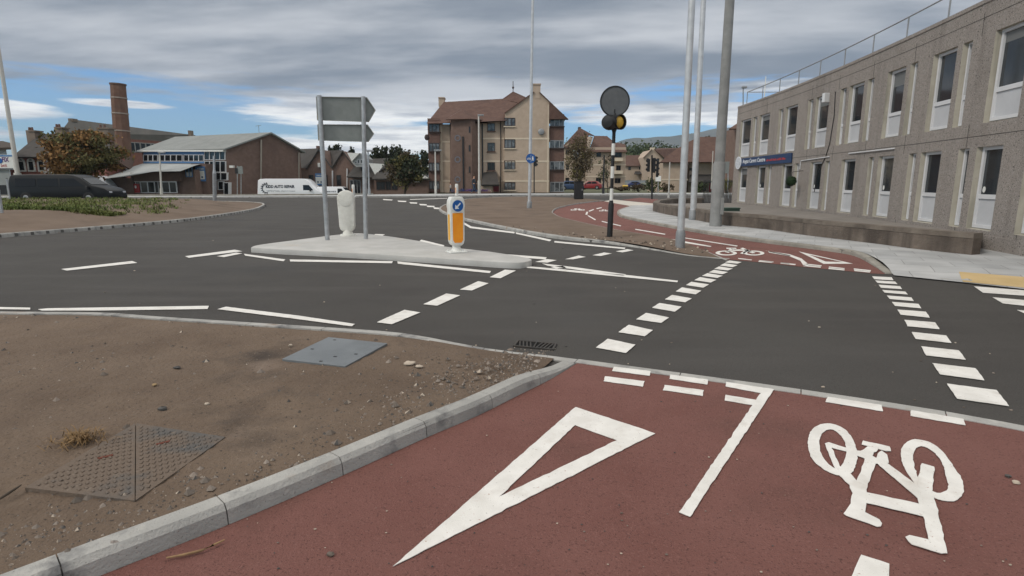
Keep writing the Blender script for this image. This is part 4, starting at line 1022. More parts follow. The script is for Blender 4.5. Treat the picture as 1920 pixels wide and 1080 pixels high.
def low_wall():
    t = thing('low_wall', 'low curved dirty brown rendered wall along the back of the footway', 'wall', (wb[10].x, wb[10].y, .1))
    ret = [Vector((p.x, p.y)) for p in (G(1225.5, 394, .1), G(1232, 389, .1), G(1262, 383, .1))]
    line = smooth_line([Vector(ret[2]) + Vector((2.2, 1.0)), ret[2], ret[1], ret[0]] + [Vector(p) for p in g2(wallb, .1)], 5)
    mb, cp = MB(), MB(); W_ = .28
    o = off(line, W_)
    for i in range(len(line) - 1):
        a, b, c, d = line[i], line[i + 1], o[i + 1], o[i]
        top = lambda q: .54
        mb.add([(*a, .03), (*b, .03), (*b, .44), (*a, .44), (*d, .03), (*c, .03), (*c, .44), (*d, .44)], [(0, 1, 2, 3), (7, 6, 5, 4)] + ([(0, 3, 7, 4)] if i == 0 else []) + ([(1, 5, 6, 2)] if i == len(line) - 2 else []))
        e = off([a, b], -.012); f = off([d, c], .012)
        cp.add([(*e[0], .44), (*e[1], .44), (*e[1], .545), (*e[0], .545), (*f[0], .44), (*f[1], .44), (*f[1], .545), (*f[0], .545)], [(0, 1, 2, 3), (7, 6, 5, 4), (3, 2, 6, 7), (0, 4, 5, 1)] + ([(0, 3, 7, 4)] if i == 0 else []) + ([(1, 5, 6, 2)] if i == len(line) - 2 else []))
    mb.build('wall_face', m_wall, t, merge=True); cp.build('coping', m_coping, t, merge=True)
    # planting strip behind it
    bed = [p for p in o[14:]] + [Vector((fx(13), 13)), Vector((fx(20), 20)), Vector((fx(27), 27)), Vector((fx(32), 32)), Vector((13.6, 33.5))]
    struct(sheet('wall_bed', bed, .42, mat('yard_concrete', (.19, .17, .15), .95, (.235, .212, .19), sc=2), res=.05, minres=.5))
    # black railings between the wall and the office
    a, b = AT(1318, 374, 33.6), AT(1384, 384, 33.2); r = thing('railing_fence', 'black upright bar railings at the far end of the office', 'fence', ((a.x + b.x) / 2, a.y, .3))
    z0, z1 = .32, 1.72; mb = MB(); n = 26
    for z in (z0 + .12, z1 - .12): MB().tube([(a.x, a.y, z), (b.x, b.y, z)], .022, 6).build('rail', m_black, r)
    mb = MB()
    for i in range(n + 1):
        p = a.lerp(b, i / n); mb.box(p.x - .014, p.x + .014, p.y - .014, p.y + .014, z0 - .1, z1)
    mb.build('bars', m_black, r)
    c = AT(1370, 394, 23.5); M = Matrix.Translation((c.x, c.y, .40))
    g = thing('green_box', 'low dark green box just behind the low wall beside the concrete column', 'box', (c.x, c.y, .40))
    MB().box(-.30, .30, -.2, .2, 0, .12).xf(M).build('box', mat('green_plastic', (.028, .055, .042), .6), g, bevel=.01)
    MB().box(-.32, .32, -.22, .22, .12, .16).xf(M).build('lid', mat('green_lid', (.045, .08, .062), .6), g, bevel=.008)
low_wall()
#FAR
# ------------------------------------------------------------------ far side: helpers
def fbox(mb, x0, y0, x1, y1, Y, dep, mi=0, front=0.0):      # a block seen square-on: pixel rectangle at depth Y, pushed back
    pts = [AT(x0, y1, Y - front), AT(x1, y1, Y - front), AT(x1, y0, Y - front), AT(x0, y0, Y - front)]
    a, b = pts[0], pts[2]
    return mb.box(a.x, b.x, Y - front, Y + dep, a.z, b.z, mi)
def fwin(root, x0, y0, x1, y1, Y, n=2, m=None, sill=None, hbar=False, pane=None, out=.05):
    a, b = AT(x0, y1, Y), AT(x1, y0, Y); m = m or m_upvc; w = (b.x - a.x); t = max(.05, min(.09, w * .06)); mb = MB()
    y0_, y1_ = Y - out, Y + .04
    mb.box(a.x, a.x + t, y0_, y1_, a.z, b.z); mb.box(b.x - t, b.x, y0_, y1_, a.z, b.z)
    mb.box(a.x + t, b.x - t, y0_, y1_, b.z - t, b.z); mb.box(a.x + t, b.x - t, y0_, y1_, a.z, a.z + t)
    for i in range(1, n):
        x = a.x + w * i / n; mb.box(x - t / 2, x + t / 2, y0_ + .004, y1_, a.z + t, b.z - t)
    if hbar: mb.box(a.x + t, b.x - t, y0_ + .008, y1_, a.z + (b.z - a.z) * .6, a.z + (b.z - a.z) * .6 + t * .7)
    wn = mb.build('window', m, root)
    MB().box(a.x + t * .6, b.x - t * .6, Y - .015, Y + .02, a.z + t * .6, b.z - t * .6).build('pane', pane or m_glass, wn)
    if sill: MB().box(a.x - .08, b.x + .08, Y - .14, Y, a.z - .10, a.z - .004).build('sill', sill, wn)
    return wn
def roofpoly(root, planes, m, name='roof', t=.14):           # sloped planes given by (px, py, depth) corners, with a little thickness
    mb = MB()
    for q in planes:
        pts = [AT(*p) for p in q]; n = (pts[1] - pts[0]).cross(pts[2] - pts[0]).normalized()
        if n.z < 0: n = -n
        mb.prism(pts, -n * t)
    return mb.build(name, m, root)
m_palep_ = mat('buff_pipe', (.34, .30, .25), .7)
m_dkwin = mat('dark_frame', (.045, .03, .028), .6)
m_paneb = mat('curtained_glass', (.16, .17, .18), .15, (.05, .055, .06), sc=1.3, lo=.45, hi=.55, spec=.5)
m_dkgl = mat('dark_glass', (.010, .012, .014), .12, spec=.35)

def flats():
    Y = 67.0; z0 = .38
    r = thing('flats', 'four storey buff and brown brick block of flats with steep brown tiled roofs', 'building', (AT(930, 360, Y).x, Y, z0))
    bl = lambda py: py
    w = MB()
    fbox(w, 824, 233, 846, 361, Y, 9); fbox(w, 900, 226, 946, 361, Y, 9)
    gb = [AT(945, 361, Y - .6), AT(1030, 361, Y - .6), AT(1030, 190, Y - .6), AT(1013, 174, Y - .6), AT(1000, 173, Y - .6), AT(947, 212, Y - .6)]
    w.prism(gb, (0, 9, 0)); w.build('wall', m_buff, r)
    for x0, y0, x1, y1, Yq in ((998.5, 158, 1013.5, 185, Y - .63), (822.5, 183.5, 832.5, 200, Y + 5)):
        c = MB(); fbox(c, x0, y0, x1, y1, Yq, 1.2); fbox(c, x0 - .9, y0 - 1.5, x1 + .9, y0 + .6, Yq - .09, 1.4); c.build('chimney', m_buff, r)
    bands = [(947, ya, 1030, ya + 3, Y - .6, .03) for ya in (258.5, 301, 338)] + [(904, ya, 945, ya + 2.6, Y, .03) for ya in (258.5, 301, 338)] + [(826, ya, 845, ya + 2.6, Y, .03) for ya in (264.5, 301, 338)]
    for x0, y0, x1, y1, Yq, fr in bands + [(824, 233, 828.2, 361, Y, .035), (1025.5, 196, 1029.7, 361, Y - .6, .035)]:
        b = MB(); fbox(b, x0, y0, x1, y1, Yq, .3, front=fr); b.build('band', m_buffband, r)
    # brick stair tower
    t = MB()
    fbox(t, 848, 222, 884, 361, Y, 6, front=1.6)
    t.prism([AT(884, 361, Y - 1.6), AT(900, 361, Y), AT(900, 224, Y), AT(884, 222, Y - 1.6)], (0, 4, 0))
    t.prism([AT(848, 361, Y - 1.6), AT(844, 361, Y), AT(844, 224, Y), AT(848, 222, Y - 1.6)], (0, 4, 0))
    tw = t.build('stair_tower', m_brick, r)
    for y in (258.8, 299, 336.5):
        p = AT(858, y, Y - 1.64); mb = MB(); n = 16
        for k in range(n):
            a, e = 2 * math.pi * k / n, 2 * math.pi * (k + 1) / n; q = lambda R_, th: (p.x + R_ * math.cos(th), p.y, p.z + R_ * math.sin(th))
            mb.prism([q(.34, a), q(.34, e), q(.23, e), q(.23, a)], (0, .05, 0))
        pw = mb.build('porthole', mat('porthole_grey', (.16, .17, .2), .5), tw)
    for y in (243, 278, 318): fwin(tw, 879, y - 6, 882, y + 6, Y - 1.6, 1, m_dkwin)
    d = MB()
    for x, yt in ((845.5, 232), (868, 256), (904, 232)): d = MB(); fbox(d, x, yt, x + 1.3, 361, Y - (1.6 if x == 868 else 0), .2, front=.1); d.build('downpipe', m_black, r)
    MB().tube([AT(938.6, 226, Y - .1), AT(938.6, 361, Y - .1)], .05, 6).build('downpipe', m_black, r)
    # bays of brown cladding, glass between
    for x0, x1, Yb, yy in ((804, 824.5, Y - .4, ((232, 248), (268, 284), (304.5, 321), (339, 355))), (1031, 1058, Y - .2, ((222, 237.5), (263, 278.5), (302.5, 319), (341, 360)))):
        m = MB(); prev = 224 if x0 < 900 else 214
        for i, (a, e) in enumerate(yy):
            fbox(m, x0, prev, x1, a, Yb, 3, front=.0); prev = e
        fbox(m, x0, prev, x1, 361, Yb, 3)
        fbox(m, x0 + 1, 222, x1 - 1, 361, Yb + .6, 2.2)
        m.build('bay_cladding', m_brick2, r)
        for a, e in yy: fwin(r, x0 + .3, a, x1 - .3, e, Yb + .05, 3, m_dkwin if x0 < 900 else m_galvd, pane=m_paneb)
        for a, e in yy[:-1]: rl_ = MB(); fbox(rl_, x0 - .6, e - 1.4, x1 + .8, e + .4, Yb, .2, front=.25); rl_.build('bay_sill', m_dkwin, r)
    for a, e in ((231, 246), (267.6, 284), (304.5, 319.4)): fwin(r, 914, a, 928, e, Y, 2, m_dkwin, sill=m_brick2, pane=m_paneb if a < 300 else m_dkgl)
    for a, e in ((221, 236.5), (261, 278), (301, 318), (341.5, 356)): fwin(r, 945.5, a, 966, e, Y - .6, 3, m_dkwin, sill=m_buffband, pane=m_paneb)
    # roofs
    roofpoly(r, [[(799.5, 231.5, Y - .9), (843, 231.5, Y - .9), (845, 231.5, Y - .9), (904, 231.5, Y - .9), (948, 226, Y - .9), (985, 200, Y + 2), (975, 186, Y + 5), (942, 185.2, Y + 5), (832, 191.2, Y + 5)],
                 ], m_rooft, t=.12)
    roofpoly(r, [[(836, 223.8, Y - 2.1), (880, 222.5, Y - 2.1), (869, 204.5, Y + .6)], [(880, 222.5, Y - 2.1), (905, 224.5, Y - .6), (869, 204.5, Y + .6)], [(836, 223.8, Y - 2.1), (869, 204.5, Y + .6), (850, 214, Y + 2)]], m_rooft, 'tower_roof', t=.08)
    roofpoly(r, [[(942, 185.5, Y + 5.1), (962, 171.5, Y + 6), (990, 184, Y + 6), (990, 197, Y + 3)], ], m_rooft, 'back_roof', t=.1)
    roofpoly(r, [[(1012.5, 172.5, Y - .8), (1066, 223.5, Y - .8), (1062, 224, Y + 8), (1012, 176, Y + 8)], [(1001, 171.5, Y - .8), (945.5, 211.5, Y - .8), (950, 212, Y + 8), (1001, 175, Y + 8)]], m_rooft, 'gable_roof', t=.1)
    MB().prism([AT(1030.5, 192, Y - .95), AT(1062, 222.6, Y - .95), AT(1030.5, 223.5, Y - .95)], (0, 5, 0)).build('tile_hanging', m_rooft, r)
    f = MB(); p = AT(962, 171.5, Y + 6); f.tube([p - Vector((0, 0, .2)), p + Vector((0, 0, 1.2))], .05, 6); f.blob(p + Vector((0, 0, .45)), .14, 8, 6); f.build('finial', m_dkwin, r)
    # entrance canopy, bench wall, red door
    roofpoly(r, [[(902, 346, Y - 2.6), (936, 346, Y - 2.6), (931, 322, Y + .1), (907, 322, Y + .1)]], m_roofd, 'canopy', t=.2)
    MB().box(AT(923, 0, Y).x, AT(934, 0, Y).x, Y - .1, Y + .1, AT(925, 359.5, Y).z, AT(925, 345, Y).z).build('door', mat('dark_red_door', (.16, .025, .03), .5), r)
    m = MB(); fbox(m, 901, 347, 921, 361, Y - 2.2, .3); m.build('porch_wall', m_buff, r)
    mb = MB(); p = AT(1014.8, 247, Y - .75); mb.blob(p, (.36, .10, .36), 14, 8); mb.build('satellite_dish', m_galvd, r, smooth=True)
    mb = MB(); p = AT(800.5, 257.5, Y - .4); mb.blob(p, (.28, .10, .34), 14, 8); mb.build('satellite_dish', m_dkwin, r, smooth=True)
flats()

def flats2():
    Y = 112.0
    r = thing('flats', 'lower buff rendered block of flats partly behind the bare tree and the beacon', 'building', (AT(1115, 345, Y).x, Y, .4))
    w = MB(); fbox(w, 1098, 276, 1174, 352, Y, 10); 
    w.prism([AT(1056, 352, Y - 1), AT(1075, 352, Y - 1), AT(1075, 275, Y - 1), AT(1066, 268, Y - 1), (AT(1056, 276, Y - 1))], (0, 8, 0)); fbox(w, 1075, 300, 1099, 352, Y + .4, 8)
    w.prism([AT(1097, 285, Y - .6), AT(1103, 285, Y - .6), AT(1112, 257, Y - .6), AT(1106, 255, Y - .6)], (0, 4, 0))
    w.build('wall', m_buff, r)
    roofpoly(r, [[(1054, 275, Y - 1.5), (1098, 284, Y - 1.5), (1104, 253, Y + 4), (1087, 239.5, Y + 5)], [(1087, 239.5, Y + 5), (1104, 253, Y + 4), (1115, 254.5, Y + 4.2), (1100, 248, Y + 5)], [(1104, 284.5, Y - .8), (1176, 284.5, Y - .8), (1172, 270, Y + 3), (1152, 266.5, Y + 4), (1138, 255, Y + 6), (1114, 254.6, Y + 6)]], m_rooft)
    c = MB(); fbox(c, 1084.5, 238, 1089.5, 243, Y + 5, 1); c.build('chimney', m_roofd, r)
    for a in ((1118, 284.5, 1127, 294), (1152, 285.5, 1166, 295), (1155, 310, 1164, 319.5), (1117, 333, 1127, 343), (1152, 334, 1163.5, 343.5), (1060, 333, 1067, 343), (1061, 280, 1066, 290), (1061, 306, 1067, 318)):
        fwin(r, *a, Y - (1 if a[0] < 1075 else 0), 2, m_dkwin, pane=m_dkgl)
    b = MB()
    for y in (296, 320): fbox(b, 1150, y, 1168, y + 6, Y, .3, front=1.2)
    b.build('balcony', m_buffband, r)
    
    for y in (330, 308): b = MB(); fbox(b, 1098, y, 1174, y + 2, Y, .2, front=.04); b.build('band', m_buffband, r)
flats2()

def houses():
    Y = 150.0
    r = thing('terrace_house', 'low house with brown roof and dark porch canopy beside the bare poled traffic signals', 'house', (AT(1190, 325, Y).x, Y, .4))
    w = MB(); fbox(w, 1172, 309, 1210, 338, Y, 8); w.build('wall', m_buff, r)
    roofpoly(r, [[(1170, 311, Y - .6), (1211, 311, Y - .6), (1207, 291, Y + 4), (1174, 291, Y + 4)]], m_rooft)
    roofpoly(r, [[(1189, 326, Y - 2), (1219, 326, Y - 2), (1217, 321, Y), (1191, 321, Y)]], m_roofd, 'canopy')
    m = MB(); fbox(m, 1214, 326, 1217, 337, Y, .3, front=.1); m.build('door', m_redpaint, r)
    fwin(r, 1178, 313, 1183, 319, Y, 2, m_dkwin, pane=m_dkgl); fwin(r, 1198, 313, 1203, 318, Y, 2, m_dkwin, pane=m_dkgl)
    Y = 146.0
    r = thing('gabled_house', 'buff gabled house with a tall chimney behind the traffic signals', 'house', (AT(1225, 325, Y).x, Y, .4))
    w = MB(); w.prism([AT(1207, 338, Y), AT(1242, 338, Y), AT(1242, 296, Y), AT(1229, 281, Y), AT(1221, 281, Y), AT(1207, 295, Y)], (0, 9, 0)); w.build('wall', m_buff, r)
    c = MB(); fbox(c, 1220, 276.5, 1228, 284, Y + .1, 1); c.build('chimney', m_buffband, r)
    roofpoly(r, [[(1227, 279, Y - .4), (1243.5, 297, Y - .4), (1243, 297, Y + 8), (1228, 281, Y + 8)], [(1205.5, 296, Y - .4), (1222, 279.5, Y - .4), (1222, 281, Y + 8), (1206, 296, Y + 8)], [(1228, 280, Y + 4), (1250, 300, Y + 4), (1285, 300, Y + 7), (1281, 277.5, Y + 10), (1232, 277.8, Y + 10)]], m_rooft)
    for a in ((1212, 297, 1217, 304), (1212, 314, 1217, 320), (1231, 297, 1236, 304)): fwin(r, *a, Y, 2, m_dkwin, pane=m_dkgl)
    # hipped house on the right
    Y = 74.0
    r = thing('hipped_house', 'house with big brown hipped roof and dark awning behind the three columns', 'house', (AT(1300, 355, Y).x, Y, .4))
    w = MB(); fbox(w, 1241, 300, 1290, 361, Y, 8); fbox(w, 1290, 300, 1342, 361, Y + 1.2, 8); fbox(w, 1342, 300, 1386, 361, Y + .4, 8); w.build('wall', m_buff, r)
    b = MB(); fbox(b, 1241, 335.5, 1290, 338, Y, .2, front=.04); b.build('band', m_buffband, r)
    roofpoly(r, [[(1237, 304, Y - .5), (1292, 304, Y - .5), (1310, 257, Y + 4), (1293, 265, Y + 3.6), (1266, 281, Y + 2)], [(1290, 303.5, Y - .4), (1388, 303.5, Y - .4), (1388, 256.5, Y + 4), (1310, 256.5, Y + 4)]], m_rooft)
    v = MB(); fbox(v, 1355, 285, 1358, 293, Y + 1, .3); fbox(v, 1373, 282, 1376, 290, Y + 1, .3); v.build('roof_vents', m_white, r)
    roofpoly(r, [[(1291, 341, Y - 1.2), (1343, 341, Y - 1.2), (1341, 327, Y + 1.2), (1294, 327, Y + 1.2)]], m_roofd, 'awning')
    m = MB(); fbox(m, 1329, 343, 1336, 360, Y + 1.2, .2, front=.1); m.build('door', m_redpaint, r)
    fwin(r, 1292.5, 315, 1299, 320, Y + 1.2, 2, m_dkwin, pane=m_dkgl); fwin(r, 1352, 312, 1362, 326, Y + .4, 2, m_dkwin, pane=m_dkgl)
    Y = 60.0
    r = thing('corner_house', 'corner of a brown roofed house just showing past the office end', 'house', (AT(1385, 300, Y).x, Y, .4))
    w = MB(); fbox(w, 1374.5, 240, 1420, 366, Y, 6); w.build('wall', m_brick, r)
    roofpoly(r, [[(1367, 241, Y - .5), (1425, 241, Y - .5), (1425, 222, Y + 3), (1386, 229, Y + 3)]], m_rooft)
houses()

def community():
    A, B, C = (423.8, 62.0), (266.0, 66.2), (562.5, 68.5)
    r = thing('community_building', 'big brown brick building with grey roof and blue strip of high windows', 'building', (AT(423, 365, 62).x, 62, -.4))
    def YL(px): t = (px - B[0]) / (A[0] - B[0]); return 1 / ((1 - t) / B[1] + t / A[1])
    def Lq(mb, x0, y0, x1, y1, out=0, dep=.3, mi=0):
        n = Vector((AT(A[0], 300, A[1]) - AT(B[0], 300, B[1]))).to_2d().normalized(); n = Vector((n.y, -n.x, 0))
        p = [AT(x0, y1, YL(x0)), AT(x1, y1, YL(x1)), AT(x1, y0, YL(x1)), AT(x0, y0, YL(x0))]
        p = [q + n * out for q in p]
        mb.prism(p, -n * (dep + out), mi)
    bz = lambda p: Vector((p.x, p.y, -1.0))
    a, b, c = AT(A[0], 278.6, A[1]), AT(B[0], 283, B[1]), AT(C[0], 284, C[1]); R1, R2 = AT(504.5, 249.8, 65.25), AT(332.5, 257.8, 71)
    w = MB(); d = b + (c - a)
    w.add([bz(a), bz(c), c, R1, a, bz(b), b, R2, bz(d), d], [(0, 1, 2, 3, 4), (0, 4, 6, 5), (5, 6, 7, 9, 8), (1, 8, 9, 2)])
    w.build('wall', m_brick, r)
    ov = (a - c).normalized() * .35; ev = (a - b).normalized() * .35
    up = Vector((0, 0, .10))
    nd = (R1 - a); mb = MB()
    for e0, e1 in ((a, b), (c, d)):
        e_ = (e0 - (c if e0 is a else a)).normalized() * .4; e_.z = -.12
        mb.prism([e0 + e_ + ev + up, R1 + ev + up, R2 - ev + up, e1 + e_ - ev + up], (0, 0, -.16))
    mb.build('roof', m_roofg, r)
    g = MB(); Lq(g, 264, 282, 424, 284.5, .42, .1); g.build('gutter', m_white, r)
    # blue clerestory
    g = MB(); Lq(g, 270, 284.5, 384, 290, .06); Lq(g, 270, 302.6, 384, 306, .06); Lq(g, 384, 278.5, 423, 284, .06); g.build('blue_fascia', m_bluepaint, r)
    def lwin(x0, y0, x1, y1, n):
        f, p = MB(), MB(); Lq(f, x0, y0, x1, y0 + .9, .12); Lq(f, x0, y1 - .9, x1, y1, .12)
        for i in range(n + 1):
            x = x0 + (x1 - x0) * i / n; Lq(f, max(x0, x - .5), y0 + .9, min(x1, x + .5), y1 - .9, .118)
        wn = f.build('window', m_upvc, r); Lq(p, x0 + .4, y0 + .5, x1 - .4, y1 - .5, .06); p.build('pane', m_dkgl, wn)
    for x0, x1 in ((270, 297), (299.5, 343), (346, 383)): lwin(x0, 290, x1, 302.6, 3 if x1 < 300 else 4)
    lwin(384.5, 284, 423, 300, 4); lwin(384.5, 302, 424, 323, 4); lwin(403, 323.5, 427, 338, 2)
    # glazed porch below
    lwin(410, 340, 420, 356, 1); lwin(421, 342, 430, 365, 1)
    # lean-to
    Lr = MB(); Yf = 58.5
    roofpoly(r, [[(196, 335, Yf - .6), (240, 330.5, Yf - .6), (285, 322, Yf - .6), (338, 321, Yf - .6), (368, 309.5, Yf - .2), (384, 306, 64.5), (268, 306.5, 66), (214, 323, 63)]], m_roofl, 'lean_to_roof', t=.1)
    w = MB(); fbox(w, 207, 334, 248, 368, Yf + .6, 4); fbox(w, 332, 318, 364, 368, Yf + 1.3, 4); fbox(w, 246, 324, 336, 340, Yf + .8, 3); fbox(w, 246, 362, 336, 368, Yf + .8, 3); fbox(w, 364, 307, 386, 368, Yf + 2.5, 3); w.build('lean_to_wall', m_brick, r)
    for x0, x1 in ((248, 263), (265, 290), (292, 303), (305, 331)): fwin(r, x0, 340, x1, 362, Yf + .85, 2, m_upvc, pane=m_dkgl)
    fwin(r, 199, 343, 207, 360, Yf + .7, 1, m_dkwin, pane=m_dkgl); fwin(r, 349, 313, 360, 332, Yf + 1.3, 2, m_bluepaint, pane=m_glassb)
    for pa, pb in ((AT(490, 262, 64.4), AT(489, 366, 64.4)), (AT(560.5, 286, 68.2), AT(560.5, 366, 68.2))): MB().tube([pa, pb], .09, 8).build('downpipe', m_palep_, r)
    pa = AT(486, 251, 67); g = MB(); g.tube([pa - Vector((0, 0, .2)), pa + Vector((0, 0, .95))], .025, 6); g.tube([pa + Vector((-.35, 0, .85)), pa + Vector((.3, 0, .95))], .02, 6); g.build('aerial', m_galvd, r)
    m = MB(); p = AT(435.5, 312.5, 61.9); m.box(-.2, .2, -.25, .1, -.12, .12, 0, Matrix.Translation(p)); m.build('wall_lamp', m_white, r)
    pb_ = MB(); p = AT(256, 353, Yf + .75); pb_.box(p.x - .33, p.x + .33, p.y - .05, p.y, p.z - .45, p.z + .45); nb = pb_.build('notice_board', m_redpaint, None); tag(nb, 'red notice board with white disc in the lean-to windows', 'notice board')
    MB().prism([(p.x + .10 * math.cos(q * .52) - .05, p.y - .056, p.z + .14 + .16 * math.sin(q * .52)) for q in range(12)], (0, .01, 0)).build('notice', m_white, nb)
    # blue and white information boards
    for x0, y0, x1, y1, Yb, lb in ((368.5, 312, 383, 340, Yf + 2.4, 'blue and white board with two dark dots beside the lean-to roof'), (592, 325, 606, 347.5, 69.5, 'blue and white board with two dark dots on the gabled brick building')):
        t = MB(); fbox(t, x0, y0, x1, y1, Yb, .06, front=.05); o = t.build('information_board', m_bluepaint, None); tag(o, lb, 'sign')
        t = MB(); fbox(t, x0 + .3, y0 + (y1 - y0) * .3, x1 - .3, y0 + (y1 - y0) * .86, Yb - .05, .03, front=.01); t.build('white_field', m_white, o)
        for fx_ in (.3, .72):
            p = AT(x0 + (x1 - x0) * fx_, y0 + (y1 - y0) * .72, Yb - .066); MB().prism([(p.x + .10 * math.cos(q * .52), p.y, p.z + .10 * math.sin(q * .52)) for q in range(12)], (0, .008, 0)).build('dot', m_navy, o)
        p = AT(x0 + 1.5, y0 + (y1 - y0) * .17, Yb - .056); t = MB()
        for k in range(4): t.box(p.x + k * .17, p.x + k * .17 + .13, p.y, p.y + .005, p.z - .05, p.z + .05)
        t.build('caption', m_white, o)
community()

def brick_gables():
    Y = 70.0
    r = thing('gabled_building', 'brown brick building with two pointed gables and dark roofs', 'building', (AT(610, 365, Y).x, Y, -.5))
    w = MB(); w.prism([AT(562, 372, Y), AT(622.5, 372, Y), AT(622.5, 314, Y), AT(597.5, 279.5, Y), AT(575, 315, Y), AT(562, 315, Y)], (0, 8, 0))
    w.prism([AT(622.5, 372, Y), AT(666, 372, Y), AT(666, 314.5, Y), AT(642.5, 283, Y), AT(622.5, 314, Y)], (0, 8, 0)); w.build('wall', m_brick, r)
    roofpoly(r, [[(597.7, 278, Y - .3), (574, 316, Y - .3), (545, 316, Y + 5), (560, 279.5, Y + 8)], [(597.3, 278, Y - .3), (623.5, 315, Y - .3), (624, 312, Y + 8), (600, 279, Y + 8)],
                 [(642.7, 281.5, Y - .3), (621.6, 315, Y - .3), (608, 300, Y + 5), (606, 282.5, Y + 7)], [(642.3, 281.5, Y - .3), (667.5, 316, Y - .3), (667, 314, Y + 8), (644, 283, Y + 8)]], m_roofd)
    c = MB(); fbox(c, 593, 273.5, 598, 282, Y + 1, .8); c.build('chimney', m_brick2, r)
    for x0, x1 in ((580, 587.5), (607, 614), (631.5, 639)): fwin(r, x0, 328, x1, 348, Y, 1, m_dkwin, pane=m_dkgl, hbar=True)
    for x, y in ((623.5, 320), (651, 316)): MB().tube([AT(x, y, Y - .12), AT(x, 372, Y - .12)], .09, 8).build('downpipe', m_upvc, r)
    m = MB(); p = AT(598.5, 309.5, Y - .1); m.box(-.13, .13, -.15, .1, -.25, .25, 0, Matrix.Translation(p)); m.build('alarm_bell', m_white, r)
    Y = 66.0
    r = thing('pavilion', 'low brown brick building with dark hipped roof and white triangular gable windows', 'building', (AT(735, 362, Y).x, Y, -.4))
    w = MB(); fbox(w, 655, 326, 705, 372, Y + 2, 7); fbox(w, 703, 332, 803, 372, Y, 8); w.build('wall', m_brick, r)
    roofpoly(r, [[(650, 331, Y + 1), (706, 333, Y + 1), (700, 306, Y + 4), (664, 312, Y + 4)], [(697, 335, Y - .6), (806, 335, Y - .6), (790, 317, Y + 3), (776, 314, Y + 3.4), (722, 305, Y + 5), (706, 324, Y + 1)], [(692, 298, Y + 8), (728, 296.5, Y + 8), (726, 308, Y + 6), (692, 306, Y + 6)]], m_roofd)
    for q in ([(651, 286.5), (674, 287), (659.5, 302.5)], [(691.5, 306, ), (721, 307.5), (704, 329.5)]):
        MB().prism([AT(x, y, Y + 1.2) for x, y in q], (0, 1.5, 0)).build('white_gable', m_white, r)
    m = MB(); m.prism([AT(x, y, Y + 1.6) for x, y in ((659, 303.5), (674, 287.5), (684, 297), (684, 313), (668, 313))], (0, 4, 0)); m.build('dormer', m_roofl, r)
    for x in (665.5, 670.5, 676): fwin(r, x, 299 if x > 668 else 302, x + 3.6, 307, Y + 1.6, 1, m_upvc, pane=m_dkgl)
    m = MB(); m.prism([AT(x, y, Y - .5) for x, y in ((782, 324.5), (789, 326), (803, 333.5), (802, 336), (791, 334.5))], (0, 1.2, 0)); m.build('white_eave', m_white, r)
    m = MB(); m.tube([AT(789, 309, Y + 1.5), AT(789, 329, Y + 1.5)], .11, 8); m.build('flue', m_white, r)
    for x0, x1 in ((706, 722), (724, 733), (735, 745)): fwin(r, x0, 341, x1, 356, Y, 2, m_dkwin, pane=m_dkgl)
    for x0, x1 in ((657, 676), (680, 692)): fwin(r, x0, 337, x1, 364, Y + 2, 3, m_galvd, pane=m_dkgl)
    m = MB(); fbox(m, 767, 337, 787, 341.5, Y, .2, front=.05); m.build('vent_panel', m_white, r)
    for k in range(4): 
        m = MB(); fbox(m, 769 + k * 4.2, 338, 771.6 + k * 4.2, 340.6, Y - .05, .05, front=.01); m.build('vent', m_dkwin, r)
brick_gables()

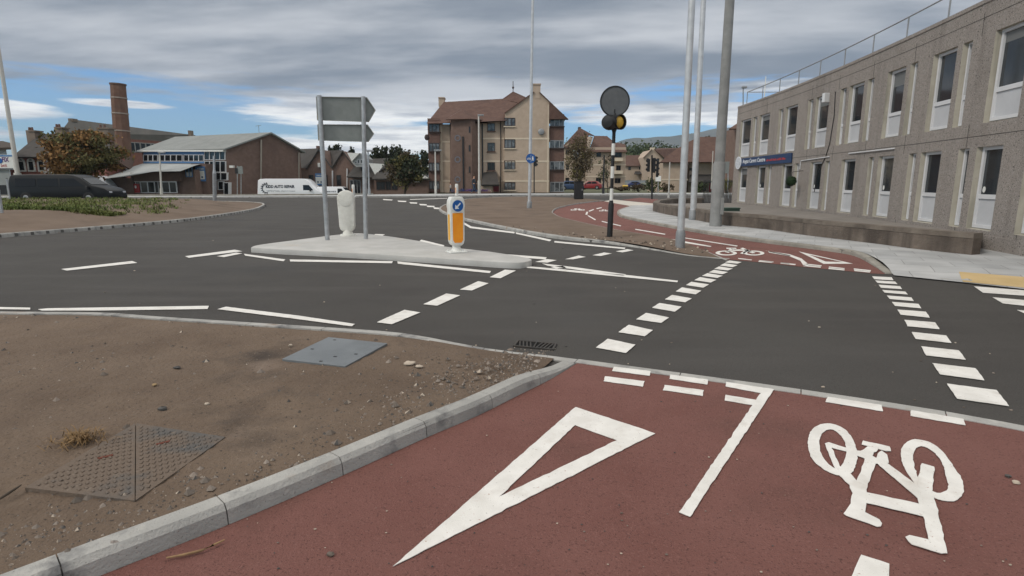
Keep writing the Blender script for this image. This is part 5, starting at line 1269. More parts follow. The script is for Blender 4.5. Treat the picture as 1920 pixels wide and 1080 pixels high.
def mill():
    r = thing('mill', 'long old brick mill with grey slate roof on the skyline behind the tree', 'building', (AT(240, 290, 118).x, 118, -.5))
    Ya, Yb = 105, 139
    a, b = AT(132, 224.5, Ya), AT(366, 254.5, Yb); ea, eb = AT(112, 251, Ya - 4), AT(338, 267, Yb - 5); gr = lambda p: Vector((p.x, p.y, -1))
    back = (b - a).to_2d().normalized(); bk_ = Vector((back.y * -1, back.x, 0)) * 9
    ea2, eb2 = 2 * Vector((a.x, a.y, 0)) - Vector((ea.x, ea.y, 0)) + Vector((0, 0, ea.z)), 2 * Vector((b.x, b.y, 0)) - Vector((eb.x, eb.y, 0)) + Vector((0, 0, eb.z))
    w = MB(); w.add([gr(ea), gr(eb), eb, ea, a, gr(ea2), ea2, b, gr(eb2), eb2], [(0, 1, 2, 3), (0, 3, 4, 6, 5), (1, 8, 9, 7, 2), (5, 6, 9, 8)]); w.build('wall', m_redbrick, r)
    w = MB(); u = Vector((0, 0, .12)); w.prism([ea + u, eb + u, b + u, a + u], (0, 0, -.2)); w.prism([ea2 + u, eb2 + u, b + u, a + u], (0, 0, -.2)); w.build('roof', mat('mill_slate', (.15, .14, .125), .9, (.19, .175, .155), sc=.3), r)
    c = MB(); fbox(c, 128, 222, 136, 228, Ya, 1.2); fbox(c, 353, 244.5, 357, 255, Yb - 3, 1.2); c.build('ridge_stacks', m_stone, r)
    n = (eb - ea).to_2d().normalized(); nv = Vector((n.y, -n.x, 0))
    for px in (236, 249, 261, 274, 287, 300, 312):
        t = (px - 112) / (338 - 112); t = t * Ya / (Yb - t * (Yb - Ya)) if False else t
        p = ea.lerp(eb, max(0, min(1, (AT(px, 262, 1).x * 1 - 0) * 0 + t * .86)))
        M = frame_matrix(p + nv * .05 + Vector((0, 0, -2.6)), Vector((n.x, n.y, 0)))
        wn = MB().box(-.75, .75, 0, 2.0, -.05, .05).xf(M).build('window', mat('mill_frame', (.3, .29, .27), .7), r); MB().box(-.6, .6, .15, 1.85, .03, .07).xf(M).build('pane', m_dkgl, wn)
    # factory chimney
    Y = 92.0; b = AT(231, 292, Y); t = AT(221, 157.5, Y)
    r = thing('factory_chimney', 'tall tapering red brick factory chimney with pale bands', 'chimney', (b.x, b.y, -.5))
    b0 = b.lerp(t, -.12); rb, rt = 14.5 * Y / FPX, 12.4 * Y / FPX
    MB().tube([b0, t], [rb, rt], 10).build('stack', mat('stack_brick', (.155, .082, .058), .95, (.20, .12, .088), sc=.9, det=8, stain=((.10, .066, .05), .35, .5, .7)), r)
    for f in (.345, .585, .80):
        p = b.lerp(t, f); q = b.lerp(t, f + .016); rr = rb + (rt - rb) * f + .06; MB().tube([p, q], [rr, rr], 10).build('band', mat('stack_band', (.34, .29, .25), .9), r)
    MB().tube([b.lerp(t, .985), t + Vector((0, 0, .05))], [rt + .1, rt + .1], 10).build('rim', m_brick2, r)
mill()

def old_house():
    Y = 60.0
    r = thing('stone_house', 'red stone house with dark slate roof, white arched windows and chimneys behind the tree', 'house', (AT(120, 330, Y).x, Y, -.4))
    w = MB(); fbox(w, 27, 291, 196, 372, Y, 3); w.build('wall', m_pink, r)
    roofpoly(r, [[(22, 294, Y - .5), (208, 294, Y - .5), (204, 255, Y + 4), (110, 250, Y + 4), (74, 251.5, Y + 4)]], m_roofd)
    roofpoly(r, [[(208, 294, Y - .5), (203, 255, Y + 4), (252, 302, Y + 7), (246, 318, Y + 3)]], mat('red_slope_roof', (.085, .05, .038), .9, (.115, .07, .054), sc=1), 'side_roof')
    for x0, y0, x1, y1, Yc in ((52, 244, 64, 272, Y + 3), (103, 238, 115, 254, Y + 4), (183, 239, 202, 262, Y + 4)):
        c = MB(); fbox(c, x0, y0, x1, y1, Yc, 1); fbox(c, x0 - .8, y0, x1 + .8, y0 + 2.6, Yc - .1, 1.2)
        st = c.build('chimney', m_stone, r); c = MB()
        for k in range(2):
            p = AT(x0 + (x1 - x0) * (.3 + .4 * k), y0, Yc + .5); MB().tube([p, p + Vector((0, 0, .3))], [.13, .10], 8).build('chimney_pot', m_brick2, st)
    for x in (40, 58, 77, 95, 115, 132):
        p, q = AT(x - 5.5, 322, Y - .05), AT(x + 5.5, 296, Y - .05); w_ = q.x - p.x; cx = (p.x + q.x) / 2
        arch = [(p.x, p.z), (q.x, p.z)] + [(cx + w_ / 2 * math.cos(a), q.z - w_ / 2 + w_ / 2 * math.sin(a)) for a in [math.pi * k / 8 for k in range(9)]]
        wn = MB().prism([(a, p.y, b) for a, b in arch], (0, .1, 0)).build('window', m_white, r)
        sc = lambda f: [(cx + (a - cx) * f, (b - (p.z + q.z) / 2) * (1 - (1 - f) * .5) + (p.z + q.z) / 2) for a, b in arch]
        MB().prism([(a, p.y - .01, b) for a, b in sc(.55)], (0, .05, 0)).build('pane', m_dkgl, wn)
        mb = MB(); mb.box(p.x + w_ * .2, q.x - w_ * .2, p.y - .02, p.y + .02, p.z + 1.02, p.z + 1.12); mb.build('glazing_bar', m_white, wn)
    m = MB(); p = AT(82, 324, Y - 1); m.box(p.x - .5, p.x + .5, Y - .4, Y, p.z - .08, p.z + .12); m.build('entrance_lintel', m_white, r)
    Y = 54.0
    r = thing('garage_building', 'grey tyre garage with a white fascia sign at the left edge', 'building', (AT(5, 350, Y).x, Y, 0))
    w = MB(); q = [AT(-160, 372, Y), AT(26, 372, Y), AT(24, 372, Y + 8), AT(-160, 372, Y + 8)]; zt = AT(0, 279, Y).z; w.add([(p.x, p.y, -.5) for p in q] + [(p.x, p.y, zt) for p in q], [(0, 1, 2, 3), (4, 5, 6, 7), (0, 1, 5, 4), (1, 2, 6, 5), (2, 3, 7, 6), (3, 0, 4, 7)]); w.build('wall', m_roofl, r)
    roofpoly(r, [[(-160, 282, Y - .4), (28, 276, Y - .4), (20, 268, Y + 4), (6, 264.5, Y + 5), (-160, 262, Y + 5)]], mat('dark_brown_roof', (.06, .045, .035), .9), t=.2)
    m = MB(); fbox(m, -30, 347, 10, 370, Y, .2, front=.05); m.build('door', m_black, r)
    s_ = MB(); fbox(s_, -70, 290, 24, 318, Y, .1, front=.2); o = s_.build('fascia_sign', m_white, None); tag(o, 'white garage sign with blue and red lettering at the left edge', 'sign')
    s_ = MB(); fbox(s_, -70, 290.5, 24, 293.5, Y - .2, .1, front=.02); s_.build('blue_strip', m_bluepaint, o)
    s_ = MB(); fbox(s_, -70, 315.5, 24, 317.5, Y - .2, .1, front=.02); s_.build('dark_strip', m_darktext, o)
    p = AT(4.2, 303.5, Y - .22); tm, wd = text_mesh('FIX', .42, .03); k = (AT(20.5, 300, Y).x - p.x) / wd
    tm.v = [(v[0] * k, v[1], v[2]) for v in tm.v]; tm.xf(frame_matrix(p, (1, 0, 0))).build('lettering', mat('purple_letters', (.10, .03, .16), .5), o)
    p = AT(-.5, 301.5, Y - .225); MB().prism([(p.x + .24 * math.cos(q * .4), p.y, p.z + .24 * math.sin(q * .4)) for q in range(16)], (0, .005, 0)).build('blue_disc', m_bluesign, o)
    p = AT(2, 313.2, Y - .22); tm, wd = text_mesh('DAYS', .24, .02); k = (AT(16.5, 310, Y).x - p.x) / wd
    tm.v = [(v[0] * k, v[1], v[2]) for v in tm.v]; tm.xf(frame_matrix(p, (1, 0, 0))).build('red_lettering', m_redtext, o)
old_house()

# low boundary wall behind the far footway, hiding the sunken car park
def dwarf_wall():
    L_ = off(smooth_line(g2(FARB, .11), 2), -.0); L_ = [p for p in L_ if p.x < -9.8]
    t = MB(); o = off(L_, .3)
    for i in range(len(L_) - 1):
        a, b, c, d = L_[i], L_[i + 1], o[i + 1], o[i]
        z0, z1 = HT(a.y) + .05, HT(a.y) + .235
        t.add([(*a, z0), (*b, z0), (*b, z1), (*a, z1), (*d, z0 - 1), (*c, z0 - 1), (*c, z1), (*d, z1)], [(0, 1, 2, 3), (3, 2, 6, 7), (7, 6, 5, 4)] + ([(0, 3, 7, 4)] if i == 0 else []) + ([(1, 5, 6, 2)] if i == len(L_) - 2 else []))
    tag(t.build('boundary_wall', m_kerbb, merge=True), 'very low pale wall along the back of the far footway', 'wall')
dwarf_wall()
#VEHICLES
# ------------------------------------------------------------------ vehicles
def wheel(root, M, x, y, r, w=.22):
    s = 1 if y > 0 else -1
    tw = MB().tube([(x, y - w / 2, r), (x, y + w / 2, r)], r, 18).xf(M).build('wheel', m_tyre, root, smooth=True)
    MB().tube([(x, y + s * (w / 2 - .01), r), (x, y + s * (w / 2 + .015), r)], [r * .62, r * .55], 14).xf(M).build('rim', m_alloy, tw, smooth=True)
def vehicle(name, label, cat, loc, yaw, L_, Wd, H, prof, wheels, rw, sidewins, m, front=None, extra=None, screen=None, shadow_sill=True, group=None):
    """prof: side outline (x 0..1 rear to front, z 0..1); sidewins: outlines in the same units"""
    r = thing(name, label, cat, loc, group); M = Matrix.Translation(loc) @ Matrix.Rotation(yaw, 4, 'Z')
    T = lambda x, z, y: Vector(((x - .5) * L_, y, z * H))
    def inset(z): return max(0, z - .48) ** 1.4 * .30 * Wd * .5
    n = len(prof); mb = MB()
    a = [T(x, z, -Wd / 2 + inset(z)) for x, z in prof]; b = [T(x, z, Wd / 2 - inset(z)) for x, z in prof]
    mb.add(a + b, [list(range(n)), list(range(2 * n - 1, n - 1, -1))] + [[i, i + n, (i + 1) % n + n, (i + 1) % n] for i in range(n)])
    body = mb.xf(M).build('body', m, r, bevel=.05, smooth=True)
    for s in (-1, 1):
        for q in sidewins:
            pts = [T(x, z, s * (Wd / 2 - inset(z) + .004)) for x, z in q]
            MB().prism(pts, (0, -s * .02, 0)).xf(M).build('side_window', m_dkgl, r)
    if screen:
        (x0, z0), (x1, z1) = screen; k = .86
        d = Vector(((z0 - z1) * H * -1, 0, (x1 - x0) * L_)).normalized()
        o = Vector((abs((z1 - z0) * H), 0, abs((x1 - x0) * L_))).normalized() * .012
        pts = [T(x0, z0, -Wd / 2 * k) + o, T(x0, z0, Wd / 2 * k) + o, T(x1, z1, Wd / 2 * k - inset(z1)) + o, T(x1, z1, -Wd / 2 * k + inset(z1)) + o]
        MB().prism(pts, -o * 2).xf(M).build('windscreen', m_dkgl, r)
    for x in wheels:
        for s in (-1, 1):
            MB().tube([T(x, 0, s * (Wd / 2 + .004)) + Vector((0, 0, rw)), T(x, 0, s * (Wd / 2 - .2)) + Vector((0, 0, rw))], rw * 1.18, 18).xf(M).build('wheel_arch', m_black, r)
            wheel(r, M, (x - .5) * L_, s * (Wd / 2 - .09), rw)
    for s in (-1, 1):
        p = T(.985, .36 if H > 1.8 else .45, s * (Wd / 2 - .25)); MB().box(-.08, .06, -.16, .16, -.1, .1, 0, M @ Matrix.Translation(p)).build('headlight', mat('lamp_clear', (.5, .52, .55), .15), r, bevel=.02)
        p = T(.004, .42, s * (Wd / 2 - .12)); MB().box(-.02, .06, -.08, .08, -.2, .2, 0, M @ Matrix.Translation(p)).build('tail_light', mat('lamp_red', (.35, .02, .02), .25), r)
        p = T(.80 if H > 1.8 else .68, .52 if H > 1.8 else .62, s * (Wd / 2 + .12)); MB().box(-.05, .07, -.1, .1, -.1, .14, 0, M @ Matrix.Translation(p)).build('mirror', m_black, r, bevel=.02)
    MB().box(-L_ * .49, L_ * .49, -Wd * .46, Wd * .46, H * .055, H * .12, 0, M).build('underbody', m_black, r)
    return r, M, T
van_prof = [(.0, .13), (.0, .30), (.008, .55), (.018, .93), (.05, .985), (.12, 1.0), (.66, 1.0), (.72, .985), (.765, .90), (.80, .80), (.885, .53), (.965, .455), (.99, .40), (1.0, .24), (.995, .12)]
van_win = [[(.69, .52), (.69, .74), (.775, .74), (.845, .52)]]
def white_van():
    Y = 60.0; a, b = AT(480, 335, Y), AT(606, 335, Y); z = -.51; L_ = b.x - a.x
    r, M, T = vehicle('van', 'white high roofed garage van with a dark gear and lettering on its side', 'van', ((a.x + b.x) / 2, Y + 1, z), 0, L_, 2.0, a.z - z, van_prof, (.2, .78), .36, van_win, m_vanw, screen=((.875, .55), (.785, .83)))
    H = a.z - z; fr = lambda x, zz: frame_matrix(M @ T(x, zz, -1.0 + max(0, zz - .48) ** 1.4 * .3 - .006), (1, 0, 0), (0, .10, 1))
    tm, w = text_mesh('KIDD AUTO REPAIR', .32, .045); k = .43 * L_ / w; tm.v = [(v[0] * k, v[1], v[2]) for v in tm.v]; tm.xf(fr(.135, .61)).build('lettering', m_darktext, r)
    tm, w = text_mesh('GARAGE SERVICES', .27, .025); k = .43 * L_ / w; tm.v = [(v[0] * k, v[1], v[2]) for v in tm.v]; tm.xf(fr(.14, .47)).build('lettering', mat('grey_letters', (.22, .23, .26), .5), r)
    mb = MB(); random.seed(5)
    for zz, x0, x1 in ((.80, .31, .565), (.745, .30, .57)):
        x = x0
        while x < x1: mb.box((x - x0) * L_, (x - x0) * L_ + .13, 0, .085, -.002, .002) if False else mb.add([(x * L_, zz * H, 0), (x * L_ + .14, zz * H, 0), (x * L_ + .14, zz * H + .09, 0), (x * L_, zz * H + .09, 0)], [(0, 1, 2, 3)]); x += random.choice((.026, .026, .034))
    mb.xf(frame_matrix(M @ (T(0, 0, -.985)), (1, 0, 0), (0, .06, 1))).build('red_caption', m_redtext, r)
    g = MB(); R0 = .50
    for i in range(9):                                       # left half of a gear wheel
        a0 = math.pi * .42 + i * math.pi * 1.16 / 9; a1 = a0 + math.pi * 1.16 / 9
        q = lambda R_, t: (R_ * math.cos(t), R_ * math.sin(t), 0)
        g.add([q(R0, a0), q(R0, a1), q(R0 - .09, a1), q(R0 - .09, a0)], [(0, 1, 2, 3)])
        am = (a0 + a1) / 2; g.add([q(R0 - .02, am - .09), q(R0 - .02, am + .09), q(R0 + .11, am + .07), q(R0 + .11, am - .07)], [(0, 1, 2, 3)])
    g.xf(frame_matrix(M @ T(.145, .60, -1.005), (1, 0, 0))).build('gear_emblem', m_darktext, r)
white_van()
def small_van():
    Y = 60.5; a, b = AT(590, 350, Y), AT(664, 350, Y); z = -.51; H = a.z - z
    prof = [(0, .16), (0, .4), (.01, .88), (.05, .98), (.12, 1), (.62, 1), (.68, .96), (.80, .66), (.95, .56), (.99, .46), (1, .22), (.99, .13)]
    r, M, T = vehicle('van', 'small white van with faint grey lettering partly behind the sign post', 'van', ((a.x + b.x) / 2, Y + 1, z), 0, b.x - a.x, 1.75, H, prof, (.18, .80), .31, [[(.56, .60), (.56, .88), (.66, .88), (.745, .62)]], m_vanw, screen=((.79, .68), (.69, .94)))
    mb = MB(); x = .24
    while x < .52: mb.add([(x * 4.1, .66 * H, 0), (x * 4.1 + .09, .66 * H, 0), (x * 4.1 + .09, .66 * H + .12, 0), (x * 4.1, .66 * H + .12, 0)], [(0, 1, 2, 3)]); x += random.choice((.028, .04))
    mb.xf(frame_matrix(M @ T(0, 0, -.875), (1, 0, 0))).build('caption', mat('grey_letters', (.22, .23, .26), .5), r)
small_van()
def black_van():
    Y = 41.0; a, b = AT(9, 327, Y), AT(200, 327, Y); z = HT(Y); H = a.z - z
    prof = [(0, .13), (0, .42), (.015, .80), (.03, .95), (.07, .99), (.2, 1), (.60, 1), (.66, .97), (.72, .88), (.83, .62), (.95, .52), (.99, .42), (1, .22), (.99, .12)]
    vehicle('van', 'long black van driving past behind the grassy roundabout', 'van', ((a.x + b.x) / 2, Y + 1, z), 0, b.x - a.x, 1.95, H, prof, (.17, .79), .35, [[(.08, .58), (.08, .86), (.28, .86), (.28, .58)], [(.30, .58), (.30, .86), (.50, .86), (.50, .58)], [(.52, .58), (.52, .86), (.66, .86), (.765, .58)]], m_vanb, screen=((.82, .65), (.73, .87)))
    Y = 57.0; a, b = AT(92, 329, Y), AT(209, 329, Y); z = -.51; H = a.z - z
    r, M, T = vehicle('van', 'white van parked behind the black van and the russet tree', 'van', ((a.x + b.x) / 2, Y + 1, z), 0, b.x - a.x, 2.0, H, van_prof, (.2, .78), .36, van_win, m_vanw, screen=((.875, .55), (.785, .83)))
    mb = MB().prism([(0, 0, 0), (.28, .12, 0), (.5, .08, 0), (.62, .2, 0), (.5, .24, 0), (.2, .2, 0)], (0, 0, .004)); mb.xf(frame_matrix(M @ T(.66, .80, -.92), (1, 0, 0))).build('emblem', m_darktext, r)
black_van()
car_prof = [(0, .2), (.0, .5), (.02, .62), (.10, .68), (.20, .95), (.28, 1), (.52, 1), (.60, .95), (.74, .64), (.94, .54), (.99, .44), (1, .22), (.98, .13), (.02, .13)]
car_win = [[(.17, .68), (.235, .92), (.40, .93), (.40, .67)], [(.42, .67), (.42, .93), (.54, .93), (.68, .66)]]
def car(px, py, Y, L_, yaw, m, label):
    b = AT(px, py, Y); vehicle('car', label, 'car', (b.x, b.y, .36), yaw, L_, 1.75, 1.45, car_prof, (.18, .80), .31, car_win, m, screen=((.735, .66), (.61, .93)))
car(1107, 349, 102, 4.2, R(160), mat('red_car_paint', (.22, .02, .02), .3, coat=.4), 'dark red car parked before the second flats, right of the bare tree')
car(1068, 352, 92, 4.2, R(20), mat('blue_car_paint', (.04, .075, .16), .3, coat=.4), 'dull blue car showing left of the black cabinet under the bare tree')
car(1193, 333, 138, 4.2, R(0), mat('deep_blue_paint', (.02, .035, .13), .3, coat=.4), 'deep blue car parked before the low terrace house')

# ------------------------------------------------------------------ far posts, signals, bollards, cabinet
def slim(px0, py0, px1, py1, Y, rad, label, m=m_galv, name='lamp_column', cat='lamp post', head=None, grp='slim columns along the far roads', z=None):
    b = AT(px0, py0, Y); t = AT(px1, py1, Y); r = thing(name, label, cat, b, grp)
    MB().tube([b - Vector((0, 0, .15)), b, b.lerp(t, .16)], rad * 1.5, 10).build('base_section', m, r, smooth=True)
    MB().tube([b.lerp(t, .155), t], [rad, rad * .75], 10).build('shaft', m, r, smooth=True)
    if head:
        MB().box(-.10, head, -.13, .13, -.02, .12, 0, Matrix.Translation(t)).build('lantern', m_galvd, r, bevel=.03)
    return r
m_palep = mat('pale_post_paint', (.52, .50, .46), .6, (.58, .56, .52), sc=4)
slim(303, 366, 299, 287, 53, .085, 'pale slim post before the lean-to roof of the brown building', m_palep, head=.5)
slim(817, 361, 816, 283, 55, .08, 'pale slim post at the left end of the flats', m_palep, head=.6)
slim(898.5, 361, 897.5, 217, 58, .10, 'tall pale slim post in front of the flats stair tower', m_palep, head=.5)
slim(692.5, 367, 690, 284, 52, .085, 'pale slim post just right of the sign posts', m_galv, head=.5)
slim(1253.5, 370, 1256, 304, 48, .06, 'thin pale pole in front of the hipped house', m_palep)
slim(1334, 352, 1337, 283, 66, .07, 'thin pale pole between the silver and concrete columns', m_palep)
slim(1131, 364, 1133, 291, 56, .085, 'slim black post left of the beacon by the second flats', m_black)
slim(1393, 250, 1393.5, 165, 44, .05, 'grey street lamp rising behind the far end of the office roof', m_galvd, head=.25)
slim(40, 372, -8, 60, 52, .19, 'leaning looking white lamp column at the left edge behind the black van', m_palep)
b = G(402.5, 381, .1); Y = b.y
r = thing('sign_post', 'thick grey post standing in the soil of the roundabout', 'post', b)
MB().tube([b - Vector((0, 0, .1)), AT(402, 325, Y)], .125, 14).build('lower_tube', m_galvd, r, smooth=True); MB().tube([AT(402, 325.5, Y), AT(401.6, 318, Y), AT(401, 292, Y)], [.12, .075, .07], 14).build('upper_tube', m_galv, r, smooth=True)
def post(px0, py0, px1, py1, Y, rad, label):
    b, t = AT(px0, py0, Y), AT(px1, py1, Y); r = thing('sign_post', label, 'post', b); MB().tube([b - Vector((0, 0, .6)), t], rad, 10).build('tube', m_galv, r, smooth=True)
    MB().tube([t, t + Vector((0, 0, .03))], rad * 1.08, 10).build('cap', m_black, r)
post(19, 375, 12.5, 335, 36, .045, 'thin white post on the roundabout crest in front of the black van')
post(8.5, 425, -3, 356, 20.5, .045, 'thin grey post in the roundabout soil at the left edge')
def small_sign():
    b = AT(447, 366, 57); r = thing('back_of_sign', 'small grey sign seen from behind on two thin posts before the brick gable', 'road sign', b)
    for x in (445, 452): MB().tube([AT(x, 369, 57), AT(x, 311, 57)], .04, 8).build('post', m_galv, r)
    m = MB(); fbox(m, 445, 312, 454, 326, 57, .03, front=.06); m.build('plate', m_signback, r)
    m = MB(); fbox(m, 441, 315, 445, 325.5, 57, .03, front=.1); m.build('dark_plate', m_black, r)
    b = AT(1234, 345, 60); r = thing('white_sign', 'small blank white sign by the traffic signals', 'sign', b)
    m = MB(); fbox(m, 1229, 330, 1239.5, 340, 60, .03); m.build('plate', m_white, r); MB().tube([AT(1234, 362, 60.1), AT(1234, 335, 60.1)], .04, 8).build('post', m_galv, r)
    b = AT(1362, 345, 46); r = thing('grey_sign', 'tall grey sign plate seen from behind beside the concrete column', 'road sign', b)
    m = MB(); fbox(m, 1354, 303, 1368, 325, 46, .03); m.build('plate', m_signback, r)
    for x in (1357, 1365): MB().tube([AT(x, 372, 46.1), AT(x, 303, 46.1)], .04, 8).build('post', m_galv, r)
small_sign()
def signals(px, base, top, Y, heads, label):
    b = AT(px, base, Y); r = thing('traffic_signal', label, 'traffic light', b)
    MB().tube([b - Vector((0, 0, .1)), AT(px, top, Y)], .065, 10).build('pole', m_black, r, smooth=True)
    for x0, y0, x1, y1, fc in heads:
        a, c = AT(x0, y1, Y - .15), AT(x1, y0, Y - .15); w = c.x - a.x
        h = MB().box(a.x, c.x, Y - .15, Y + .05, a.z, c.z).build('signal_head', m_black, r, bevel=.02)
        for k in range(3):
            zc = a.z + (c.z - a.z) * (k + .5) / 3; s = 1 if fc > 0 else -1
            MB().tube([((a.x + c.x) / 2, Y, zc + .04), ((a.x + c.x) / 2 + s * w * 1.0, Y - .05, zc + .02)], [w * .42, w * .46], 10).build('visor', m_black, h)
signals(1222.5, 371, 291, 46, [(1214, 298, 1219.5, 322, -1), (1224, 296, 1230, 324, 1), (1230.5, 301, 1236, 332, 1)], 'cluster of black traffic signals on a black pole beyond the low wall end')
signals(1001.5, 364, 290, 58, [(1002.5, 293, 1006.5, 312, 1)], 'black traffic signals half hidden behind the column with the blue sign')
def mini_bollard(px, py, label):
    b = G(px, py, .08); r = thing('bollard', label, 'bollard', b); h = 1.02; M = Matrix.Translation(b) @ Matrix.Rotation(R(-60), 4, 'Z')
    MB().prism([(-.11, -.09, .1), (.11, -.09, .1), (.15, -.09, .2), (.16, -.09, h - .15), (.10, -.09, h), (-.10, -.09, h), (-.16, -.09, h - .15), (-.15, -.09, .2)], (0, .18, 0)).xf(M).build('body', m_white, r, bevel=.02, smooth=True)
    MB().box(-.11, .11, -.096, -.088, .25, h - .32).xf(M).build('orange_panel', mat('faded_orange', (.72, .38, .22), .5), r)
    MB().tube([(0, 0, 0), (0, 0, .12)], [.2, .12], 12).xf(M).build('base_plate', m_white, r)
mini_bollard(856.5, 367, 'tiny distant white bollard straight above the orange one')
mini_bollard(663, 369.5, 'tiny distant white and orange bollard above the blank white bollard')
def cabinet():
    b = G(1085.5, 373.5, .08); r = thing('street_cabinet', 'tall plain black cabinet standing in front of the bare tree', 'cabinet', b); Y = b.y
    a, c = AT(1077, 374, Y), AT(1094.5, 341, Y); M = Matrix.Translation(((a.x + c.x) / 2, Y, b.z)); w = (c.x - a.x) / 2; h = c.z - b.z
    MB().box(-w, w, 0, .5, 0, h).xf(M).build('casing', m_black, r, bevel=.02)
    MB().box(-w * .9, w * .9, -.012, .0, .08, h - .06).xf(M).build('door', mat('black_door', (.022, .022, .024), .45), r)
    MB().box(-w - .02, w + .02, -.02, .52, h, h + .05).xf(M).build('cap', m_black, r)
    MB().box(w * .6, w * .75, -.03, -.012, h * .5, h * .6).xf(M).build('handle', m_galv, r)
cabinet()
def yellow_bin():
    b = AT(1172, 352, 90); r = thing('grit_bin', 'small yellow bin by the second flats', 'bin', b); M = Matrix.Translation((b.x, b.y, .36))
    m = mat('yellow_plastic', (.55, .36, .04), .5); MB().box(-.35, .35, -.3, .3, 0, .6).xf(M).build('box', m, r, bevel=.05); MB().prism([(-.4, -.35, .6), (-.4, .35, .6), (-.4, .35, .68), (-.4, 0, .8), (-.4, -.35, .68)], (.8, 0, 0)).xf(M).build('lid', m, r, bevel=.02)
yellow_bin()

# ------------------------------------------------------------------ people on the far footway
def skin_mesh(name, pts, edges, m, parent, lv=2):
    me = bpy.data.meshes.new(name); me.from_pydata([p[:3] for p in pts], edges, []); o = bpy.data.objects.new(name, me); COL.objects.link(o)
    o.modifiers.new('s', 'SKIN'); sd_ = o.modifiers.new('d', 'SUBSURF'); sd_.levels = sd_.render_levels = lv
    for i, p in enumerate(pts):
        v = me.skin_vertices[0].data[i]; v.radius = (p[3], p[3] if len(p) < 5 else p[4]); v.use_root = (i == 0)
    dg = bpy.context.evaluated_depsgraph_get(); dg.update(); nm = bpy.data.meshes.new_from_object(o.evaluated_get(dg))
    bpy.data.objects.remove(o); bpy.data.meshes.remove(me); nm.name = name; nm.materials.clear(); nm.materials.append(m)
    nm.polygons.foreach_set('use_smooth', [True] * len(nm.polygons))
    o = bpy.data.objects.new(name, nm); COL.objects.link(o); attach(o, parent); return o
def person(px, py, H, yaw, coat, trous, hairc, label, stride=.28):
    b = G(px, py, .11); r = thing('person', label, 'person', b); s = H / 1.75; cy, sy = math.cos(yaw), math.sin(yaw)
    def q(x, y, z, *rd): return (b.x + s * (x * cy - y * sy), b.y + s * (x * sy + y * cy), b.z + s * z, *[k * s for k in rd])
    f = stride
    pts = [q(0, 0, .95, .13, .10), q(0, 0, 1.20, .13, .10), q(.02, 0, 1.40, .15, .09), q(.03, 0, 1.50, .055), q(.05, 0, 1.58, .075), q(.06, 0, 1.68, .09), q(.05, 0, 1.74, .05),
           q(0, .10, .88, .085), q(f * .5, .10, .50, .06), q(f * .75, .10, .08, .04), q(f * .75 + .16, .10, .03, .032),
           q(0, -.10, .88, .085), q(-f * .1, -.10, .48, .06), q(-f * .9, -.10, .12, .04), q(-f * .9 + .14, -.10, .03, .032),
           q(0, .20, 1.40, .055), q(-.10, .25, 1.14, .042), q(-.02, .25, .90, .032), q(.02, .25, .82, .03),
           q(0, -.20, 1.40, .055), q(.08, -.25, 1.14, .042), q(.22, -.22, .98, .032), q(.28, -.21, .93, .03)]
    ed = [(0, 1), (1, 2), (2, 3), (3, 4), (4, 5), (5, 6), (0, 7), (7, 8), (8, 9), (9, 10), (0, 11), (11, 12), (12, 13), (13, 14), (2, 15), (15, 16), (16, 17), (17, 18), (2, 19), (19, 20), (20, 21), (21, 22)]
    skin_mesh('body', pts, ed, mat('skin', (.45, .25, .17), .6), r)
    def grow(ix, g): return [(*pts[i][:3], *[k + g * s for k in pts[i][3:]]) for i in ix]
    cx = [0, 1, 2, 15, 16, 17, 19, 20, 21]; mp = {k: i for i, k in enumerate(cx)}
    jk = grow(cx, .025); jk[0] = (jk[0][0], jk[0][1], jk[0][2] - .13 * s, *[k * 1.05 for k in jk[0][3:]])
    skin_mesh('jacket', jk, [(mp[a], mp[c]) for a, c in ed if a in mp and c in mp], coat, r)
    tx = [0, 7, 8, 9, 11, 12, 13]; mp = {k: i for i, k in enumerate(tx)}
    tz = grow(tx, .014); tz[0] = (tz[0][0], tz[0][1], tz[0][2] + .06 * s, *tz[0][3:])
    skin_mesh('trousers', tz, [(mp[a], mp[c]) for a, c in ed if a in mp and c in mp], trous, r)
    for i, j in ((9, 10), (13, 14)): skin_mesh('shoe', [(*pts[i][:2], pts[j][2] + .02, .05 * s), (*pts[j][:3], .042 * s)], [(0, 1)], m_black, r, 1)
    c = pts[5]; MB().blob((c[0] - .025 * cy * s, c[1] - .025 * sy * s, c[2] + .045 * s), (.105 * s, .105 * s, .095 * s), 12, 8).build('hair', hairc, r, smooth=True)
    fx_, fz = c[0] + .095 * cy * s, c[2] - .03 * s; MB().blob((fx_, c[1] + .095 * sy * s, fz), (.018 * s, .018 * s, .028 * s), 8, 6).build('nose', mat('skin', (.45, .25, .17), .6), r, smooth=True)
m_coat = mat('dark_coat', (.03, .038, .05), .9); m_jeans = mat('blue_jeans', (.035, .055, .09), .9); m_hair = mat('brown_hair', (.06, .035, .02), .8)
person(888.5, 363.4, 1.72, R(15), m_coat, m_jeans, m_hair, 'person in dark coat and blue jeans walking past the flats', .34)
person(845, 363, 1.02, R(180), mat('pale_jacket', (.38, .35, .33), .9), m_coat, mat('black_hair', (.015, .012, .01), .8), 'small child in a pale jacket by the left end of the stair tower', .18)

